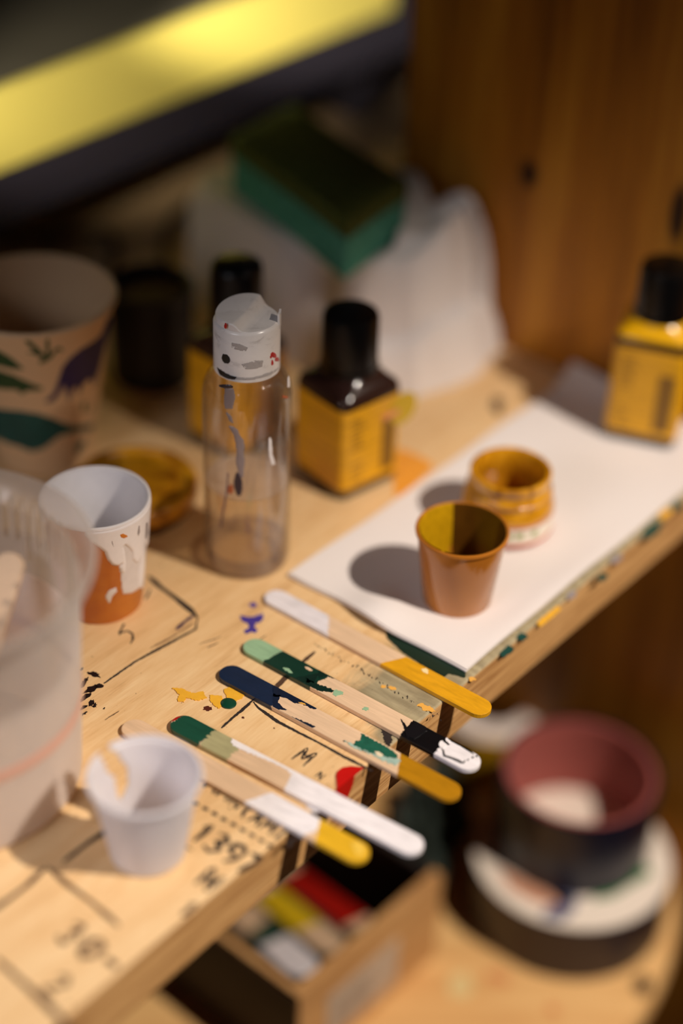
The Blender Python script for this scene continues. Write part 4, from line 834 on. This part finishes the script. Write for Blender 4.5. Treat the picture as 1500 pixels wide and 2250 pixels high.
obj('white_face', LATHE([(17.6, 42.1), (32.4, 42.1), (32.4, 42.6), (17.6, 42.6), (17.6, 42.1)], seg=72), mat('white_tape_face', sr(238, 224, 214), .6), t3, smooth=True)
# box with sticks
ZB = -215.; F_ = G(658, 2192, ZB); R_ = G(972, 1922, ZB); ex = (R_-F_)/np.linalg.norm(R_-F_); ey = np.array([-ex[1], ex[0], 0]); LX, LY, HBX = np.linalg.norm(R_-F_), 128., ZB-ZL-.3
t = thing('card_box', (F_[0], F_[1], ZL+.2), 'open tan wooden box holding painted sticks, on the stool under the bench', 'box', rot=math.atan2(ex[1], ex[0]))
mbx = wood('tan_box_wood', sr(206, 160, 104), sr(176, 128, 78), (.02, .1, .1), .6).m; mdk = mat('dark_box_inside', sr(34, 24, 20), .7)  # rear wall, bottom and inner sheet get a darker tone than the other walls
obj('right_wall', BOX(0, LX, -.0, 6, 0, HBX), mbx, t); obj('left_wall', BOX(0, LX, LY-6, LY, 0, HBX), mbx, t)
obj('front_wall', BOX(0, 4, 6.1, LY-6.1, 0, HBX), mbx, t); obj('front_shade_sheet', BOX(-1, -.1, .5, LY-.5, 0, HBX-2.5), mat('shade_dark_sheet', sr(58, 38, 24), .6), t); obj('rear_wall', BOX(LX-4, LX, 6.1, LY-6.1, 0, HBX-1), mdk, t)  # thin dark sheet over the front wall paints in its shade
obj('bottom', BOX(4.1, LX-4.1, 6.1, LY-6.1, 0, 3), mdk, t)
obj('inner_sheet', BOX(4.1, LX-4.1, 6.1, 7.0, 3.1, HBX-3), mdk, t)
obj('white_label', BOX(20, 74, -.5, -.1, 10, 44), mat('worn_white_label', sr(206, 186, 164), .7, .3, .08), t)
bm = bmesh.new()
for kk in range(5): box(bm, 25, 25+30+6*math.sin(kk*3), -.7, -.55, 15+kk*5, 16.6+kk*5)
obj('label_print', bm, mat('grey_print', sr(120, 104, 92), .7), t)
def box_stick(tip, tail, zt, z_tail, zones, label, w=13., wc=WC):
    T_ = G(tip[0], tip[1], zt); b = F_+ex*tail+ey*114; b[2] = z_tail; d = T_-b; L_ = np.linalg.norm(d)
    s = thing('boxed_stick', b, label, 'stick', group='painted sticks lying in the box')
    k = stick_mat('boxed_stick_paint', wc, [(a*L_ if a > 0 else 0, c*L_ if c < 1 else 120, col, rg, sl) for a, c, col, rg, sl in zones])
    ob = obj('stick_body', stick_shape(L=L_, w=w), k, s); xa = Vector(d/L_); za = Vector((0, 0, 1)); za = (za-xa*za.dot(xa)).normalized(); ya = za.cross(xa)
    ob.matrix_local = Matrix((xa, ya, za)).transposed().to_4x4()
box_stick((678, 2142), 56, -221, -272, [(.5, .68, sr(24, 70, 58), 1.5, .6), (.66, 1, sr(240, 234, 238), .3, 0.)], 'white and green ended stick in the box, nearest its front corner', w=17)
box_stick((742, 2092), 74, -224, -272, [(.3, .74, sr(226, 190, 30), .8, 0.)], 'stick with a yellow middle and bare tip, lying second in the box', w=15)
box_stick((800, 2042), 91, -226, -272, [(.3, .93, sr(170, 26, 18), .8, 0.)], 'red painted stick with bare tip, third in the box', w=15)
# dark green cloth between box and tapes
bm = bmesh.new(); pq = G(962, 1772, -262)
bmesh.ops.create_icosphere(bm, subdivisions=4, radius=1)
for v in bm.verts:
    n_ = v.co.normalized(); k_ = 1+.16*math.sin(7*n_.x+3*n_.z)+.12*math.sin(11*n_.y-4*n_.x)+.05*math.sin(23*n_.z+9*n_.x)
    v.co = Vector((n_.x*19*k_, n_.y*40*k_, max(0, (n_.z+.55)*19*k_)))
tag(obj('crumpled_rag', bm, mat('dark_green_cloth', sr(40, 52, 44), .8, .3, .05), loc=(pq[0]-2, pq[1]-7, ZL+.2), rot=-.12, smooth=True), 'crumpled dark green rag between the stick box and the tape rolls', 'cloth')
